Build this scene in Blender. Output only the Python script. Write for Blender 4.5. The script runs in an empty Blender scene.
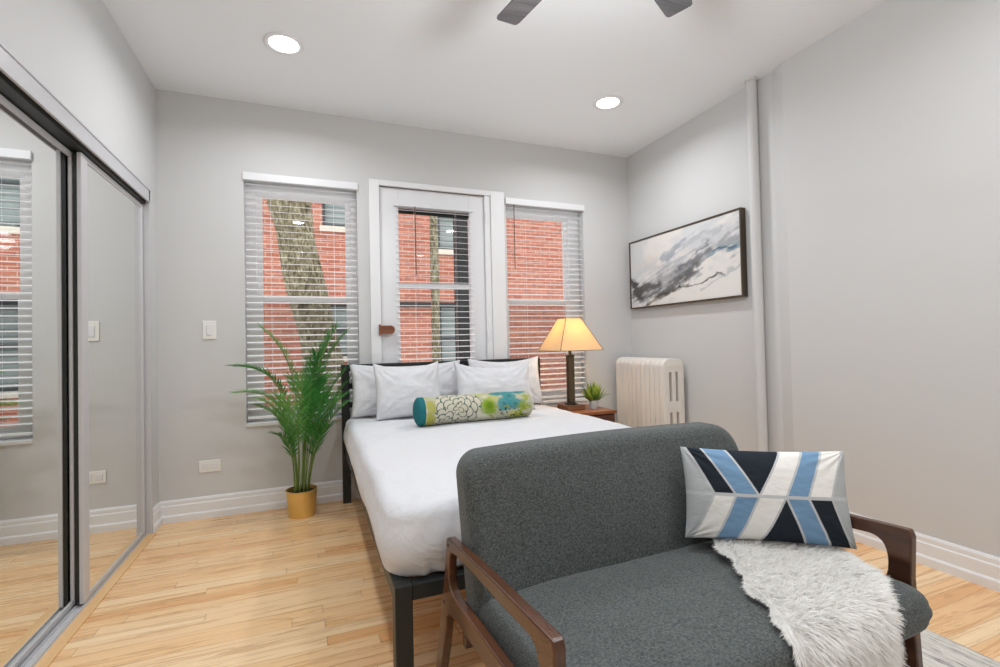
import bpy, bmesh, math, random
import numpy as np
from mathutils import Vector, Matrix
random.seed(7); rng = np.random.default_rng(7)
SC = bpy.context.scene
COL = SC.collection
PI = math.pi

# ------------------------------------------------------------------ camera
FPX, YAW, PITCH, ROLL, CAMH = 481.1469, 21.6938, 1.0159, -1.252, 1.032
_y, _p, _r = (math.radians(a) for a in (YAW, PITCH, ROLL))
F = Vector((math.sin(_y)*math.cos(_p), math.cos(_y)*math.cos(_p), math.sin(_p)))
R0 = Vector((math.cos(_y), -math.sin(_y), 0)); U0 = R0.cross(F)
RT = R0*math.cos(_r) + U0*math.sin(_r); UP = -R0*math.sin(_r) + U0*math.cos(_r)
cam_d = bpy.data.cameras.new('camera'); cam = bpy.data.objects.new('camera', cam_d); COL.objects.link(cam)
cam_d.sensor_width = 36.0; cam_d.sensor_fit = 'HORIZONTAL'; cam_d.lens = FPX/1000*36.0
cam_d.clip_start = 0.02; cam_d.clip_end = 200
m = Matrix.Identity(4)
for i in range(3):
    m[i][0] = RT[i]; m[i][1] = UP[i]; m[i][2] = -F[i]
m[2][3] = CAMH
cam.matrix_world = m
SC.camera = cam

# ------------------------------------------------------------------ view, world
SC.view_settings.view_transform = 'Standard'
SC.view_settings.look = 'None'
SC.view_settings.gamma = 1.0
SC.view_settings.use_curve_mapping = False
SC.view_settings.exposure = 0.0
W = bpy.data.worlds.new('overcast_sky'); SC.world = W; W.use_nodes = True
W.node_tree.nodes['Background'].inputs[0].default_value = (0.90, 0.95, 1.0, 1)
W.node_tree.nodes['Background'].inputs[1].default_value = 2.0
DOWNLIGHT_W = 9.5       # each recessed light
FAN_FILL_W = 24.0       # added fill light under the fan, out of view
TABLE_LAMP_W = 8.0

# ------------------------------------------------------------------ room numbers
D, XL, XR, XR2, H, YB = 3.42, -0.837, 2.575, 2.543, 2.6, -2.7

# ------------------------------------------------------------------ material helpers
def srgb(r, g, b):
    f = lambda c: (c/255/12.92) if c/255 <= 0.04045 else ((c/255+0.055)/1.055)**2.4
    return (f(r), f(g), f(b), 1)
class NT:
    def __init__(s, name):
        s.m = bpy.data.materials.new(name); s.m.use_nodes = True
        s.t = s.m.node_tree; s.b = s.t.nodes['Principled BSDF']; s.out = s.t.nodes['Material Output']
    def n(s, typ, **kw):
        nd = s.t.nodes.new(typ)
        for k, v in kw.items():
            if k.startswith('i_'):
                key = k[2:]
                nd.inputs[int(key) if key.isdigit() else key].default_value = v
            else: setattr(nd, k, v)
        return nd
    def l(s, a, b): s.t.links.new(a, b)
    def math(s, op, a, b=None, c=None):
        nd = s.t.nodes.new('ShaderNodeMath'); nd.operation = op
        for i, v in enumerate((a, b, c)):
            if v is None: continue
            if isinstance(v, (int, float)): nd.inputs[i].default_value = v
            else: s.l(v, nd.inputs[i])
        return nd.outputs[0]
    def mix(s, fac, a, b, blend='MIX'):
        nd = s.t.nodes.new('ShaderNodeMix'); nd.data_type = 'RGBA'; nd.blend_type = blend
        for i, v in ((0, fac), (6, a), (7, b)):
            if isinstance(v, (int, float, tuple)): nd.inputs[i].default_value = v
            else: s.l(v, nd.inputs[i])
        return nd.outputs[2]
    def coord(s, scale=(1, 1, 1), kind='Object', rot=(0, 0, 0)):
        tc = s.n('ShaderNodeTexCoord'); mp = s.n('ShaderNodeMapping'); mp.inputs['Scale'].default_value = scale
        mp.inputs['Rotation'].default_value = rot
        s.l(tc.outputs[kind], mp.inputs['Vector']); return mp.outputs[0]
    def noise(s, vec, scale, detail=4, rough=.55, dist=0):
        nd = s.n('ShaderNodeTexNoise'); nd.inputs['Scale'].default_value = scale; nd.inputs['Detail'].default_value = detail
        nd.inputs['Roughness'].default_value = rough; nd.inputs['Distortion'].default_value = dist
        s.l(vec, nd.inputs['Vector']); return nd.outputs[0]
    def ramp(s, fac, stops):
        nd = s.n('ShaderNodeValToRGB'); e = nd.color_ramp.elements
        while len(e) < len(stops): e.new(0.5)
        for i, (p, c) in enumerate(stops): e[i].position = p; e[i].color = c
        s.l(fac, nd.inputs[0]); return nd.outputs[0]
    def bump(s, h, strength=.3, dist=.01):
        nd = s.n('ShaderNodeBump'); nd.inputs['Strength'].default_value = strength; nd.inputs['Distance'].default_value = dist
        s.l(h, nd.inputs['Height']); s.l(nd.outputs[0], s.b.inputs['Normal'])
    def set(s, color=None, rough=None, metal=None, spec=None, **kw):
        if color is not None:
            if isinstance(color, tuple): s.b.inputs['Base Color'].default_value = color
            else: s.l(color, s.b.inputs['Base Color'])
        if rough is not None:
            if isinstance(rough, (int, float)): s.b.inputs['Roughness'].default_value = rough
            else: s.l(rough, s.b.inputs['Roughness'])
        if metal is not None: s.b.inputs['Metallic'].default_value = metal
        if spec is not None: s.b.inputs['Specular IOR Level'].default_value = spec
        return s
def paint(name, c, rough=.6, var=.02, scale=3, bump=.05, bscale=60, metal=0, spec=.5):
    t = NT(name); v = t.coord()
    n = t.noise(v, scale)
    dark = tuple(x*(1-var*2) for x in c[:3])+(1,)
    t.set(t.mix(n, dark, c), rough, metal, spec)
    if bump: t.bump(t.noise(v, bscale, 3), bump, .004)
    return t.m
def wood(name, c1, c2, rough=.4, axis=0, scale=14, spec=.5, bump=.08):
    t = NT(name); sc = [scale*2.2]*3; sc[axis] = scale*.12
    v = t.coord(tuple(sc)); n = t.noise(v, 1.0, 6, .6, .6)
    t.set(t.ramp(n, [(.3, c1), (.7, c2)]), rough, 0, spec); t.bump(n, bump, .003)
    return t.m
def weave(name, c1, c2, scale=400, bump=.35, rough=.95):
    t = NT(name); v = t.coord()
    n = t.noise(v, 260, 3, .7); big = t.noise(v, 14, 4, .6)
    w1 = t.noise(t.coord((scale, scale*.22, scale*.22)), 1, 2, .5)
    w2 = t.noise(t.coord((scale*.22, scale*.22, scale)), 1, 2, .5)
    w3 = t.noise(t.coord((scale*.22, scale, scale*.22)), 1, 2, .5)
    s_ = t.math('ADD', t.math('ADD', w1, w2), w3)
    h = t.math('MULTIPLY_ADD', s_, .30, t.math('MULTIPLY_ADD', n, .06, t.math('MULTIPLY', big, .04)))
    t.set(t.ramp(h, [(.40, c1), (.68, c2)]), rough, 0, .15); t.bump(h, bump, .002)
    t.b.inputs['Sheen Weight'].default_value = .15
    return t.m

M = {}
M['wall'] = paint('wall_paint_warm_grey', srgb(210, 210, 210), .75, .008, 2, .04, 120, spec=.25)
M['ceiling'] = paint('ceiling_paint', srgb(241, 245, 249), .85, .006, 2, .03, 150, spec=.2)
M['trim'] = paint('white_trim_paint', srgb(235, 236, 238), .4, .006, 4, .02, 40)
M['sash'] = paint('white_sash_paint', srgb(250, 250, 251), .4, .006, 4, .02, 40)
M['white'] = paint('white_satin', srgb(231, 232, 235), .35, .006, 4, .02, 40)
M['blind'] = paint('white_blind_slat', srgb(249, 250, 252), .45, .006, 6, .02, 60)
M['rad'] = paint('cream_radiator_enamel', srgb(236, 232, 226), .45, .02, 9, .15, 60)
M['alu'] = paint('brushed_aluminium', srgb(204, 204, 207), .42, .03, 20, .03, 200, metal=.12)
M['darkmetal'] = paint('dark_channel', srgb(26, 32, 30), .4, .03, 9, .03, 60)
M['black'] = paint('black_powder_coat', srgb(26, 31, 32), .42, .05, 12, .08, 220)
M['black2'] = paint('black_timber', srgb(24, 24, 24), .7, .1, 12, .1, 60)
M['mirror'] = NT('mirror_silver').set((.90, .915, .905, 1), .005, 1.0).m
M['sheet'] = None
M['plate'] = paint('ivory_plate', srgb(238, 237, 232), .35, .005, 4, 0)
M['brownlatch'] = wood('brown_latch', srgb(96, 52, 30), srgb(150, 88, 54), .4, 0, 30)
M['walnut'] = wood('walnut_arm_wood', srgb(52, 30, 20), srgb(104, 66, 44), .24, 1, 9, .6, .05)
M['walnut_v'] = wood('walnut_leg_wood', srgb(46, 27, 18), srgb(88, 56, 38), .3, 2, 9, .6, .05)
M['night'] = wood('nightstand_wood', srgb(118, 66, 36), srgb(172, 108, 64), .35, 0, 12)
M['night_d'] = wood('nightstand_drawer_wood', srgb(62, 34, 22), srgb(98, 56, 36), .4, 0, 12)
M['slatwood'] = wood('pine_slat', srgb(190, 130, 75), srgb(222, 165, 105), .6, 0, 8)
M['fanwood'] = wood('grey_fan_blade', srgb(66, 66, 70), srgb(108, 108, 112), .26, 0, 10)
M['greyfab'] = weave('charcoal_linen', srgb(52, 57, 57), srgb(120, 124, 123), 800, .3)
M['pillow_grey'] = weave('silver_linen', srgb(150, 154, 156), srgb(196, 198, 199), 500, .25)
M['gold'] = paint('brushed_gold', srgb(240, 208, 134), .30, .06, 14, .05, 80, metal=.8)
M['soil'] = paint('dark_soil', srgb(70, 46, 34), .95, .3, 60, .6, 60)
M['concrete'] = paint('pale_concrete_pot', srgb(206, 208, 208), .7, .05, 30, .2, 90)
M['brass_dark'] = paint('aged_dark_brass', srgb(110, 98, 78), .3, .1, 12, .03, 50, metal=.85)
M['lampwood'] = wood('lamp_base_wood', srgb(96, 62, 42), srgb(150, 104, 72), .4, 0, 20)
M['canvasedge'] = wood('bronze_frame', srgb(52, 42, 30), srgb(88, 72, 52), .4, 2, 14)
M['stone'] = paint('limestone_sill', srgb(232, 218, 200), .8, .06, 8, .2, 30)
M['extblind'] = None
# cotton sheet
t = NT('white_cotton'); v = t.coord()
n1 = t.noise(t.coord((3, 3, 3)), 2.2, 5, .55, .6); n2 = t.noise(v, 300, 2)
t.set(srgb(217, 218, 222), .85, 0, .2); t.bump(t.math('MULTIPLY_ADD', n2, .015, n1), .5, .03); t.b.inputs['Sheen Weight'].default_value = .1
M['sheet'] = t.m
# glass without refraction, thin pane
def pane_mat(name, tint, refl=.06, body=0.0, bodycol=(.5, .5, .5, 1)):
    t = NT(name); tr = t.n('ShaderNodeBsdfTransparent'); tr.inputs[0].default_value = tint
    gl = t.n('ShaderNodeBsdfGlossy'); gl.inputs['Roughness'].default_value = .02
    mx = t.n('ShaderNodeMixShader'); mx.inputs[0].default_value = refl
    t.l(tr.outputs[0], mx.inputs[1]); t.l(gl.outputs[0], mx.inputs[2]); o = mx.outputs[0]
    if body:
        df = t.n('ShaderNodeBsdfDiffuse'); df.inputs[0].default_value = bodycol
        m2 = t.n('ShaderNodeMixShader'); m2.inputs[0].default_value = body
        t.l(o, m2.inputs[1]); t.l(df.outputs[0], m2.inputs[2]); o = m2.outputs[0]
    t.l(o, t.out.inputs['Surface']); return t.m
M['glass'] = pane_mat('window_glass', (.97, .98, .98, 1), .03)
M['screen'] = pane_mat('insect_screen', (.90, .90, .90, 1), .0, .10, srgb(70, 66, 60))
# floor : narrow oak strips along X
def strip_floor():
    t = NT('honey_oak_strip_floor'); tc = t.n('ShaderNodeTexCoord'); sp = t.n('ShaderNodeSeparateXYZ'); t.l(tc.outputs['Object'], sp.inputs[0])
    x, y = sp.outputs[0], sp.outputs[1]
    WD, LN = .0575, .95
    yr = t.math('DIVIDE', y, WD); row = t.math('FLOOR', yr); fy = t.math('FRACT', yr)
    w = t.n('ShaderNodeTexWhiteNoise', noise_dimensions='1D'); t.l(row, w.inputs['W'])
    xo = t.math('ADD', t.math('DIVIDE', x, LN), t.math('MULTIPLY', w.outputs[0], 7.3)); pid = t.math('FLOOR', xo); fx = t.math('FRACT', xo)
    cb = t.n('ShaderNodeCombineXYZ'); t.l(row, cb.inputs[0]); t.l(pid, cb.inputs[1])
    w2 = t.n('ShaderNodeTexWhiteNoise', noise_dimensions='2D'); t.l(cb.outputs[0], w2.inputs['Vector'])
    rnd = w2.outputs[0]
    gv = t.n('ShaderNodeCombineXYZ'); t.l(t.math('MULTIPLY_ADD', rnd, 40.0, t.math('MULTIPLY', x, 1.1)), gv.inputs[0]); t.l(t.math('MULTIPLY', y, 17), gv.inputs[1]); t.l(t.math('MULTIPLY', rnd, 30.0), gv.inputs[2])
    g = t.noise(gv.outputs[0], 1.6, 7, .62, 1.4)
    base = t.ramp(rnd, [(0, srgb(238, 190, 138)), (.25, srgb(248, 212, 166)), (.6, srgb(243, 200, 150)), (.85, srgb(252, 224, 184)), (1, srgb(232, 178, 122))])
    gr = t.ramp(g, [(.3, srgb(205, 182, 160)), (.48, srgb(250, 246, 240)), (.68, srgb(255, 255, 255)), (.8, srgb(226, 204, 180))])
    c = t.mix(.85, base, gr, 'MULTIPLY')
    kn = t.noise(t.coord((2.2, 15, 1)), 1.1, 3, .5, 1.2)
    c = t.mix(t.math('MULTIPLY', t.math('GREATER_THAN', kn, .69), .30), c, srgb(166, 108, 66))
    ey = t.math('LESS_THAN', t.math('MINIMUM', fy, t.math('SUBTRACT', 1, fy)), .02)
    ex = t.math('LESS_THAN', t.math('MINIMUM', fx, t.math('SUBTRACT', 1, fx)), .0018)
    gap = t.math('MAXIMUM', ey, ex)
    c = t.mix(t.math('MULTIPLY', gap, .45), c, srgb(126, 80, 48))
    t.set(c, t.math('MULTIPLY_ADD', g, .12, .22), 0, .5)
    t.bump(t.math('MULTIPLY_ADD', gap, -1.0, t.math('MULTIPLY', g, .15)), .25, .002)
    return t.m
M['floor'] = strip_floor()
def brick_mat():
    t = NT('red_brick'); tc = t.n('ShaderNodeTexCoord'); sp = t.n('ShaderNodeSeparateXYZ'); t.l(tc.outputs['Object'], sp.inputs[0])
    cb = t.n('ShaderNodeCombineXYZ'); t.l(sp.outputs[0], cb.inputs[0]); t.l(sp.outputs[2], cb.inputs[1])
    b = t.n('ShaderNodeTexBrick'); t.l(cb.outputs[0], b.inputs['Vector']); b.inputs['Scale'].default_value = 1
    b.inputs['Brick Width'].default_value = .27; b.inputs['Row Height'].default_value = .088; b.inputs['Mortar Size'].default_value = .009
    b.inputs['Mortar Smooth'].default_value = .2; b.inputs['Bias'].default_value = 0
    b.inputs['Color1'].default_value = srgb(186, 108, 86); b.inputs['Color2'].default_value = srgb(202, 134, 110); b.inputs['Mortar'].default_value = srgb(216, 184, 168)
    n = t.noise(cb.outputs[0], 3.5, 5, .7); n2 = t.noise(t.coord((4, 4, 11)), 1, 2)
    c = t.mix(t.math('MULTIPLY', t.math('GREATER_THAN', n2, .6), .45), b.outputs[0], srgb(150, 106, 102))
    c = t.mix(.35, c, t.ramp(n, [(.3, srgb(190, 170, 160)), (.7, srgb(255, 240, 232))]), 'MULTIPLY')
    t.set(c, .9, 0, .2); t.bump(b.outputs[1], -.4, .01); return t.m
M['brick'] = brick_mat()
def bark():
    t = NT('tree_bark'); v = t.coord((12, 12, 3)); n = t.noise(v, 2.0, 6, .7, 2.2); n3 = t.noise(t.coord(), 14, 4, .7, .5)
    t.set(t.ramp(t.math('MULTIPLY_ADD', n3, .4, t.math('MULTIPLY', n, .6)), [(.38, srgb(70, 62, 46)), (.48, srgb(140, 128, 98)), (.60, srgb(214, 204, 172))]), .95, 0, .1)
    t.bump(t.math('ADD', n, n3), .9, .04); return t.m
M['bark'] = bark()
t = NT('neighbour_blinds'); tc = t.n('ShaderNodeTexCoord'); sp = t.n('ShaderNodeSeparateXYZ'); t.l(tc.outputs['Object'], sp.inputs[0])
fr = t.math('FRACT', t.math('DIVIDE', sp.outputs[2], .12)); t.set(t.ramp(fr, [(.0, srgb(96, 102, 98)), (.14, srgb(142, 150, 146)), (.8, srgb(158, 164, 158)), (.98, srgb(110, 116, 112))]), .6)
M['extblind'] = t.m
t = NT('rug_weave'); n = t.noise(t.coord((210, 14, 1)), 1, 4, .75, .3); n2 = t.noise(t.coord((36, 3, 1)), 1, 3, .6)
h = t.math('MULTIPLY_ADD', n, .62, t.math('MULTIPLY', n2, .38)); n4 = t.noise(t.coord(), 420, 2)
t.set(t.mix(.25, t.ramp(h, [(.37, srgb(120, 122, 126)), (.44, srgb(196, 192, 186)), (.50, srgb(232, 227, 219)), (.62, srgb(244, 239, 230))]), t.ramp(n4, [(.3, srgb(150, 150, 150)), (.7, srgb(255, 255, 255))]), 'MULTIPLY'), .95, 0, .1); t.bump(t.math('ADD', h, n4), .7, .004); M['rug'] = t.m
def leaf_mat(name, a, b, tr=.25):
    t = NT(name); v = t.coord(); n = t.noise(v, 6, 3); t.set(t.mix(n, a, b), .42, 0, .5)
    t.b.inputs['Subsurface Weight'].default_value = 0.0
    tl = t.n('ShaderNodeBsdfTranslucent'); tl.inputs[0].default_value = b
    mx = t.n('ShaderNodeMixShader'); mx.inputs[0].default_value = tr
    t.l(t.b.outputs[0], mx.inputs[1]); t.l(tl.outputs[0], mx.inputs[2]); t.l(mx.outputs[0], t.out.inputs['Surface']); return t.m
M['palm'] = leaf_mat('palm_green', srgb(28, 96, 40), srgb(74, 152, 66), .3)
M['palm2'] = leaf_mat('palm_light_green', srgb(60, 134, 54), srgb(120, 188, 90), .3)
M['palmstem'] = leaf_mat('palm_stem_green', srgb(86, 122, 52), srgb(140, 160, 88), .1)
M['succ'] = leaf_mat('succulent_green', srgb(120, 160, 46), srgb(186, 204, 92), .2)
M['succd'] = leaf_mat('succulent_dark_green', srgb(56, 96, 40), srgb(110, 148, 60), .2)
# lamp shade : parchment that lets light through
t = NT('parchment_shade'); df = t.n('ShaderNodeBsdfDiffuse'); df.inputs[0].default_value = srgb(244, 224, 186)
tl = t.n('ShaderNodeBsdfTranslucent'); tl.inputs[0].default_value = srgb(255, 226, 172)
mx = t.n('ShaderNodeMixShader'); mx.inputs[0].default_value = .42
t.l(df.outputs[0], mx.inputs[1]); t.l(tl.outputs[0], mx.inputs[2]); t.l(mx.outputs[0], t.out.inputs['Surface']); M['shade'] = t.m
def emis(name, c, s):
    t = NT(name); e = t.n('ShaderNodeEmission'); e.inputs[0].default_value = c; e.inputs[1].default_value = s
    t.l(e.outputs[0], t.out.inputs['Surface']); return t.m
M['lens'] = emis('lit_downlight_lens', (1, .98, .95, 1), 12)
M['bulb'] = emis('lit_bulb', (1, .82, .55, 1), 14)
M['wool'] = leaf_mat('sheep_wool', (.99, .975, .95, 1), (1, .99, .97, 1), .4)
def vcol(name, rough=.9, bump=True, spec=.15, bs=350):
    t = NT(name); a = t.n('ShaderNodeAttribute', attribute_name='pattern'); t.set(a.outputs['Color'], rough, 0, spec)
    if bump: t.bump(t.noise(t.coord(), bs, 3, .6), .3, .002)
    return t.m

# ------------------------------------------------------------------ mesh helpers
class MB:
    def __init__(s): s.v = []; s.f = []
    def add(s, vs, fs):
        o = len(s.v); s.v += [tuple(p) for p in vs]; s.f += [tuple(i+o for i in f) for f in fs]; return s
    def box(s, x0, x1, y0, y1, z0, z1, b=0.0):
        if b <= 0:
            vs = [(x, y, z) for z in (z0, z1) for y in (y0, y1) for x in (x0, x1)]
            return s.add(vs, [(0, 2, 3, 1), (4, 5, 7, 6), (0, 1, 5, 4), (2, 6, 7, 3), (0, 4, 6, 2), (1, 3, 7, 5)])
        bm = bmesh.new(); bmesh.ops.create_cube(bm, size=1)
        for q in bm.verts:
            q.co = Vector(((x0+x1)/2+q.co.x*(x1-x0), (y0+y1)/2+q.co.y*(y1-y0), (z0+z1)/2+q.co.z*(z1-z0)))
        bmesh.ops.bevel(bm, geom=bm.edges[:], offset=b, segments=2, affect='EDGES', profile=.5)
        return s.bm(bm)
    def bm(s, bm):
        bm.verts.index_update(); vs = [v.co[:] for v in bm.verts]; fs = [[v.index for v in f.verts] for f in bm.faces]; bm.free(); return s.add(vs, fs)
    def lathe(s, prof, c=(0, 0, 0), n=32, cap=True):
        vs = []; k = len(prof)
        for r, z in prof:
            for i in range(n):
                a = 2*PI*i/n; vs.append((c[0]+r*math.cos(a), c[1]+r*math.sin(a), c[2]+z))
        fs = [(j*n+i, j*n+(i+1) % n, (j+1)*n+(i+1) % n, (j+1)*n+i) for j in range(k-1) for i in range(n)]
        if cap: fs.append(tuple(range(n-1, -1, -1))); fs.append(tuple((k-1)*n+i for i in range(n)))
        return s.add(vs, fs)
    def tube(s, pts, rad, n=10, cap=True):
        pts = [Vector(p) for p in pts]; k = len(pts)
        if not hasattr(rad, '__len__'): rad = [rad]*k
        vs = []; up = Vector((0, 0, 1))
        t0 = (pts[1]-pts[0]).normalized()
        if abs(t0.dot(up)) > .95: up = Vector((1, 0, 0))
        for i, p in enumerate(pts):
            tn = (pts[min(i+1, k-1)]-pts[max(i-1, 0)]).normalized()
            a = tn.cross(up).normalized(); b = a.cross(tn).normalized(); up = b
            for j in range(n):
                an = 2*PI*j/n; vs.append(p+(a*math.cos(an)+b*math.sin(an))*rad[i])
        fs = [(j*n+i, j*n+(i+1) % n, (j+1)*n+(i+1) % n, (j+1)*n+i) for j in range(k-1) for i in range(n)]
        if cap: fs.append(tuple(range(n-1, -1, -1))); fs.append(tuple((k-1)*n+i for i in range(n)))
        return s.add(vs, fs)
    def loft(s, loops, cap=True):
        n = len(loops[0]); vs = [p for L in loops for p in L]; k = len(loops)
        fs = [(j*n+i, j*n+(i+1) % n, (j+1)*n+(i+1) % n, (j+1)*n+i) for j in range(k-1) for i in range(n)]
        if cap: fs.append(tuple(range(n-1, -1, -1))); fs.append(tuple((k-1)*n+i for i in range(n)))
        return s.add(vs, fs)
    def build(s, name, mat, parent=None, loc=None, smooth=False, bevel=0, subsurf=0, fix=True):
        me = bpy.data.meshes.new(name); me.from_pydata(s.v, [], s.f); me.materials.append(mat)
        if fix:
            bm = bmesh.new(); bm.from_mesh(me); bmesh.ops.recalc_face_normals(bm, faces=bm.faces[:]); bm.to_mesh(me); bm.free()
        if smooth:
            me.polygons.foreach_set('use_smooth', [True]*len(me.polygons))
            if smooth == 'auto':
                bm = bmesh.new(); bm.from_mesh(me)
                for e in bm.edges:
                    if len(e.link_faces) == 2 and e.calc_face_angle(0) > .6: e.smooth = False
                bm.to_mesh(me); bm.free()
        o = bpy.data.objects.new(name, me); COL.objects.link(o)
        if parent is not None:
            o.parent = parent
            o.location = -Vector(parent.location) if not loc else loc   # meshes are written in room coordinates
        elif loc: o.location = loc
        if bevel:
            md = o.modifiers.new('bevel', 'BEVEL'); md.width = bevel; md.segments = 2; md.limit_method = 'ANGLE'; md.angle_limit = .7
        if subsurf:
            md = o.modifiers.new('subsurf', 'SUBSURF'); md.levels = subsurf; md.render_levels = subsurf
        return o
def tag(o, label=None, cat=None, group=None, kind=None):
    if label: o['label'] = label
    if cat: o['category'] = cat
    if group: o['group'] = group
    if kind: o['kind'] = kind
    return o
def thing(name, label, cat, loc=(0, 0, 0), group=None):
    o = bpy.data.objects.new(name, None); COL.objects.link(o); o.location = loc; o.empty_display_size = .1
    return tag(o, label, cat, group)
def struct(name, mb, mat, **k):
    par = k.get('parent'); o = mb.build(name, mat, **k); o['kind'] = 'structure'
    return o
def rrect(x0, x1, y0, y1, r, n=6):
    """rounded rectangle, counter-clockwise list of 2-tuples; r is one radius or four (bl, br, tr, tl)"""
    if not hasattr(r, '__len__'): r = [r]*4
    out = []
    for (cx, cy, a0), rr in zip(((x0, y0, PI), (x1, y0, 1.5*PI), (x1, y1, 0), (x0, y1, .5*PI)), r):
        ccx = cx+rr if cx == x0 else cx-rr; ccy = cy+rr if cy == y0 else cy-rr
        for i in range(n+1):
            a = a0+PI/2*i/n; out.append((ccx+rr*math.cos(a), ccy+rr*math.sin(a)))
    return out
def plate_with_holes(outer, holes, th, axis='x', at=0.0):
    """polygon (2-D) with holes, extruded by th; axis x: points are (y,z); axis y: points are (x,z)"""
    bm = bmesh.new(); edges = []
    for loop in [outer]+holes:
        vs = [bm.verts.new((p[0], p[1], 0)) for p in loop]
        edges += [bm.edges.new((vs[i], vs[(i+1) % len(vs)])) for i in range(len(vs))]
    bmesh.ops.triangle_fill(bm, use_beauty=True, edges=edges)
    r = bmesh.ops.extrude_face_region(bm, geom=bm.faces[:])
    for e in r['geom']:
        if isinstance(e, bmesh.types.BMVert): e.co.z = th
    for q in bm.verts:
        a, b, c = q.co
        q.co = Vector((at+c, a, b)) if axis == 'x' else Vector((a, at+c, b))
    mb = MB(); mb.bm(bm); return mb
def smooth_poly(pts, it=2):
    for _ in range(it):
        q = []
        for i in range(len(pts)):
            a, b = pts[i], pts[(i+1) % len(pts)]
            q += [(a[0]*.75+b[0]*.25, a[1]*.75+b[1]*.25), (a[0]*.25+b[0]*.75, a[1]*.25+b[1]*.75)]
        pts = q
    return pts
def vnoise(x, y, seed=0, octaves=4):
    """value noise, numpy arrays"""
    out = np.zeros_like(x, float); amp = 1; tot = 0
    for o in range(octaves):
        xi = np.floor(x).astype(int); yi = np.floor(y).astype(int); fx = x-xi; fy = y-yi
        fx = fx*fx*(3-2*fx); fy = fy*fy*(3-2*fy)
        def hsh(a, b):
            k = (a*374761393+b*668265263+(seed+o)*144665) & 0x7fffffff
            k = ((k ^ (k >> 13))*1274126177) & 0x7fffffff
            return ((k ^ (k >> 16)) & 0xffff)/65535.0
        v = (hsh(xi, yi)*(1-fx)+hsh(xi+1, yi)*fx)*(1-fy)+(hsh(xi, yi+1)*(1-fx)+hsh(xi+1, yi+1)*fx)*fy
        out += v*amp; tot += amp; amp *= .55; x = x*2.03+17; y = y*2.03+9
    return out/tot
def sstep(a, b, x):
    t_ = np.clip((x-a)/(b-a), 0, 1); return t_*t_*(3-2*t_)
def lin(r, g, b): return np.array(srgb(r, g, b)[:3])
def set_pattern(o, cols):
    a = o.data.color_attributes.new('pattern', 'FLOAT_COLOR', 'POINT')
    c = np.ones((len(o.data.vertices), 4), np.float32); c[:, :3] = cols; a.data.foreach_set('color', c.ravel())

# ================================================================== THE SETTING
BX0, BX1 = XL-.5, XR+.3
W1 = (-.372, .322, .535, 2.115); W2 = (1.430, 2.122, .54, 2.115); DR = (.470, 1.265, 0.0, 2.150)
struct('floor', MB().box(XL-.7, XR+.2, YB-.1, D+.16, -.1, 0), M['floor'])
struct('ceiling', MB().box(XL-.7, XR+.2, YB-.1, D+.16, H, H+.1), M['ceiling'])
mb = MB(); T = .16
xs = [XL-.7, W1[0], W1[1], DR[0], DR[1], W2[0], W2[1], XR+.2]
for a, b in ((0, 1), (2, 3), (4, 5), (6, 7)): mb.box(xs[a], xs[b], D, D+T, 0, H)
for w in (W1, W2): mb.box(w[0], w[1], D, D+T, 0, w[2]); mb.box(w[0], w[1], D, D+T, w[3], H)
mb.box(DR[0], DR[1], D, D+T, DR[3], H)
struct('wall_back', mb, M['wall'])
CY0, CY1, CZ = .80, 3.245, 1.935
mb = MB(); mb.box(XL-.10, XL, YB, CY0, 0, H); mb.box(XL-.10, XL, CY1, D, 0, H); mb.box(XL-.10, XL, CY0, CY1, CZ, H)
mb.box(XL-.16, XL-.13, CY0-.05, CY1+.05, 0, CZ+.05)
mb.box(XL-.14, XL-.09, CY1, CY1+.04, 0, CZ+.05); mb.box(XL-.14, XL-.09, CY0-.04, CY0, 0, CZ+.05)
struct('wall_left', mb, M['wall'])
mb = MB(); ol = [(XR, D), (XR, 2.020), (XR2, 1.932), (XR2, YB), (XR+.12, YB), (XR+.12, D)]; mb.loft([[(a, b, z) for a, b in ol] for z in (0, H)])
struct('wall_right', mb, M['wall'])
struct('wall_front', MB().box(XL-.2, XR+.2, YB-.1, YB, 0, H), M['wall'])
def base_profile(): return [(0, 0), (.020, 0), (.020, .036), (.014, .046), (.014, .096), (.010, .102), (.010, .120), (.005, .131), (0, .131)]
def baseboard(name, p0, p1, inward):
    p0, p1, n_ = Vector(p0), Vector(p1), Vector(inward)
    L = [[(p[0]+n_[0]*d, p[1]+n_[1]*d, z) for d, z in base_profile()] for p in (p0, p1)]
    return struct(name, MB().loft(L), M['trim'])
o = baseboard('baseboard_back', (XL, D), (.400, D), (0, -1)); 
baseboard('baseboard_back_right', (1.411, D), (XR, D), (0, -1))
baseboard('baseboard_left', (XL, CY1+.006), (XL, D), (1, 0))
baseboard('baseboard_right', (XR2, YB), (XR2, 1.932), (-1, 0))
baseboard('baseboard_right_corner', (XR, 2.02), (XR, D), (-1, 0))

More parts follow.
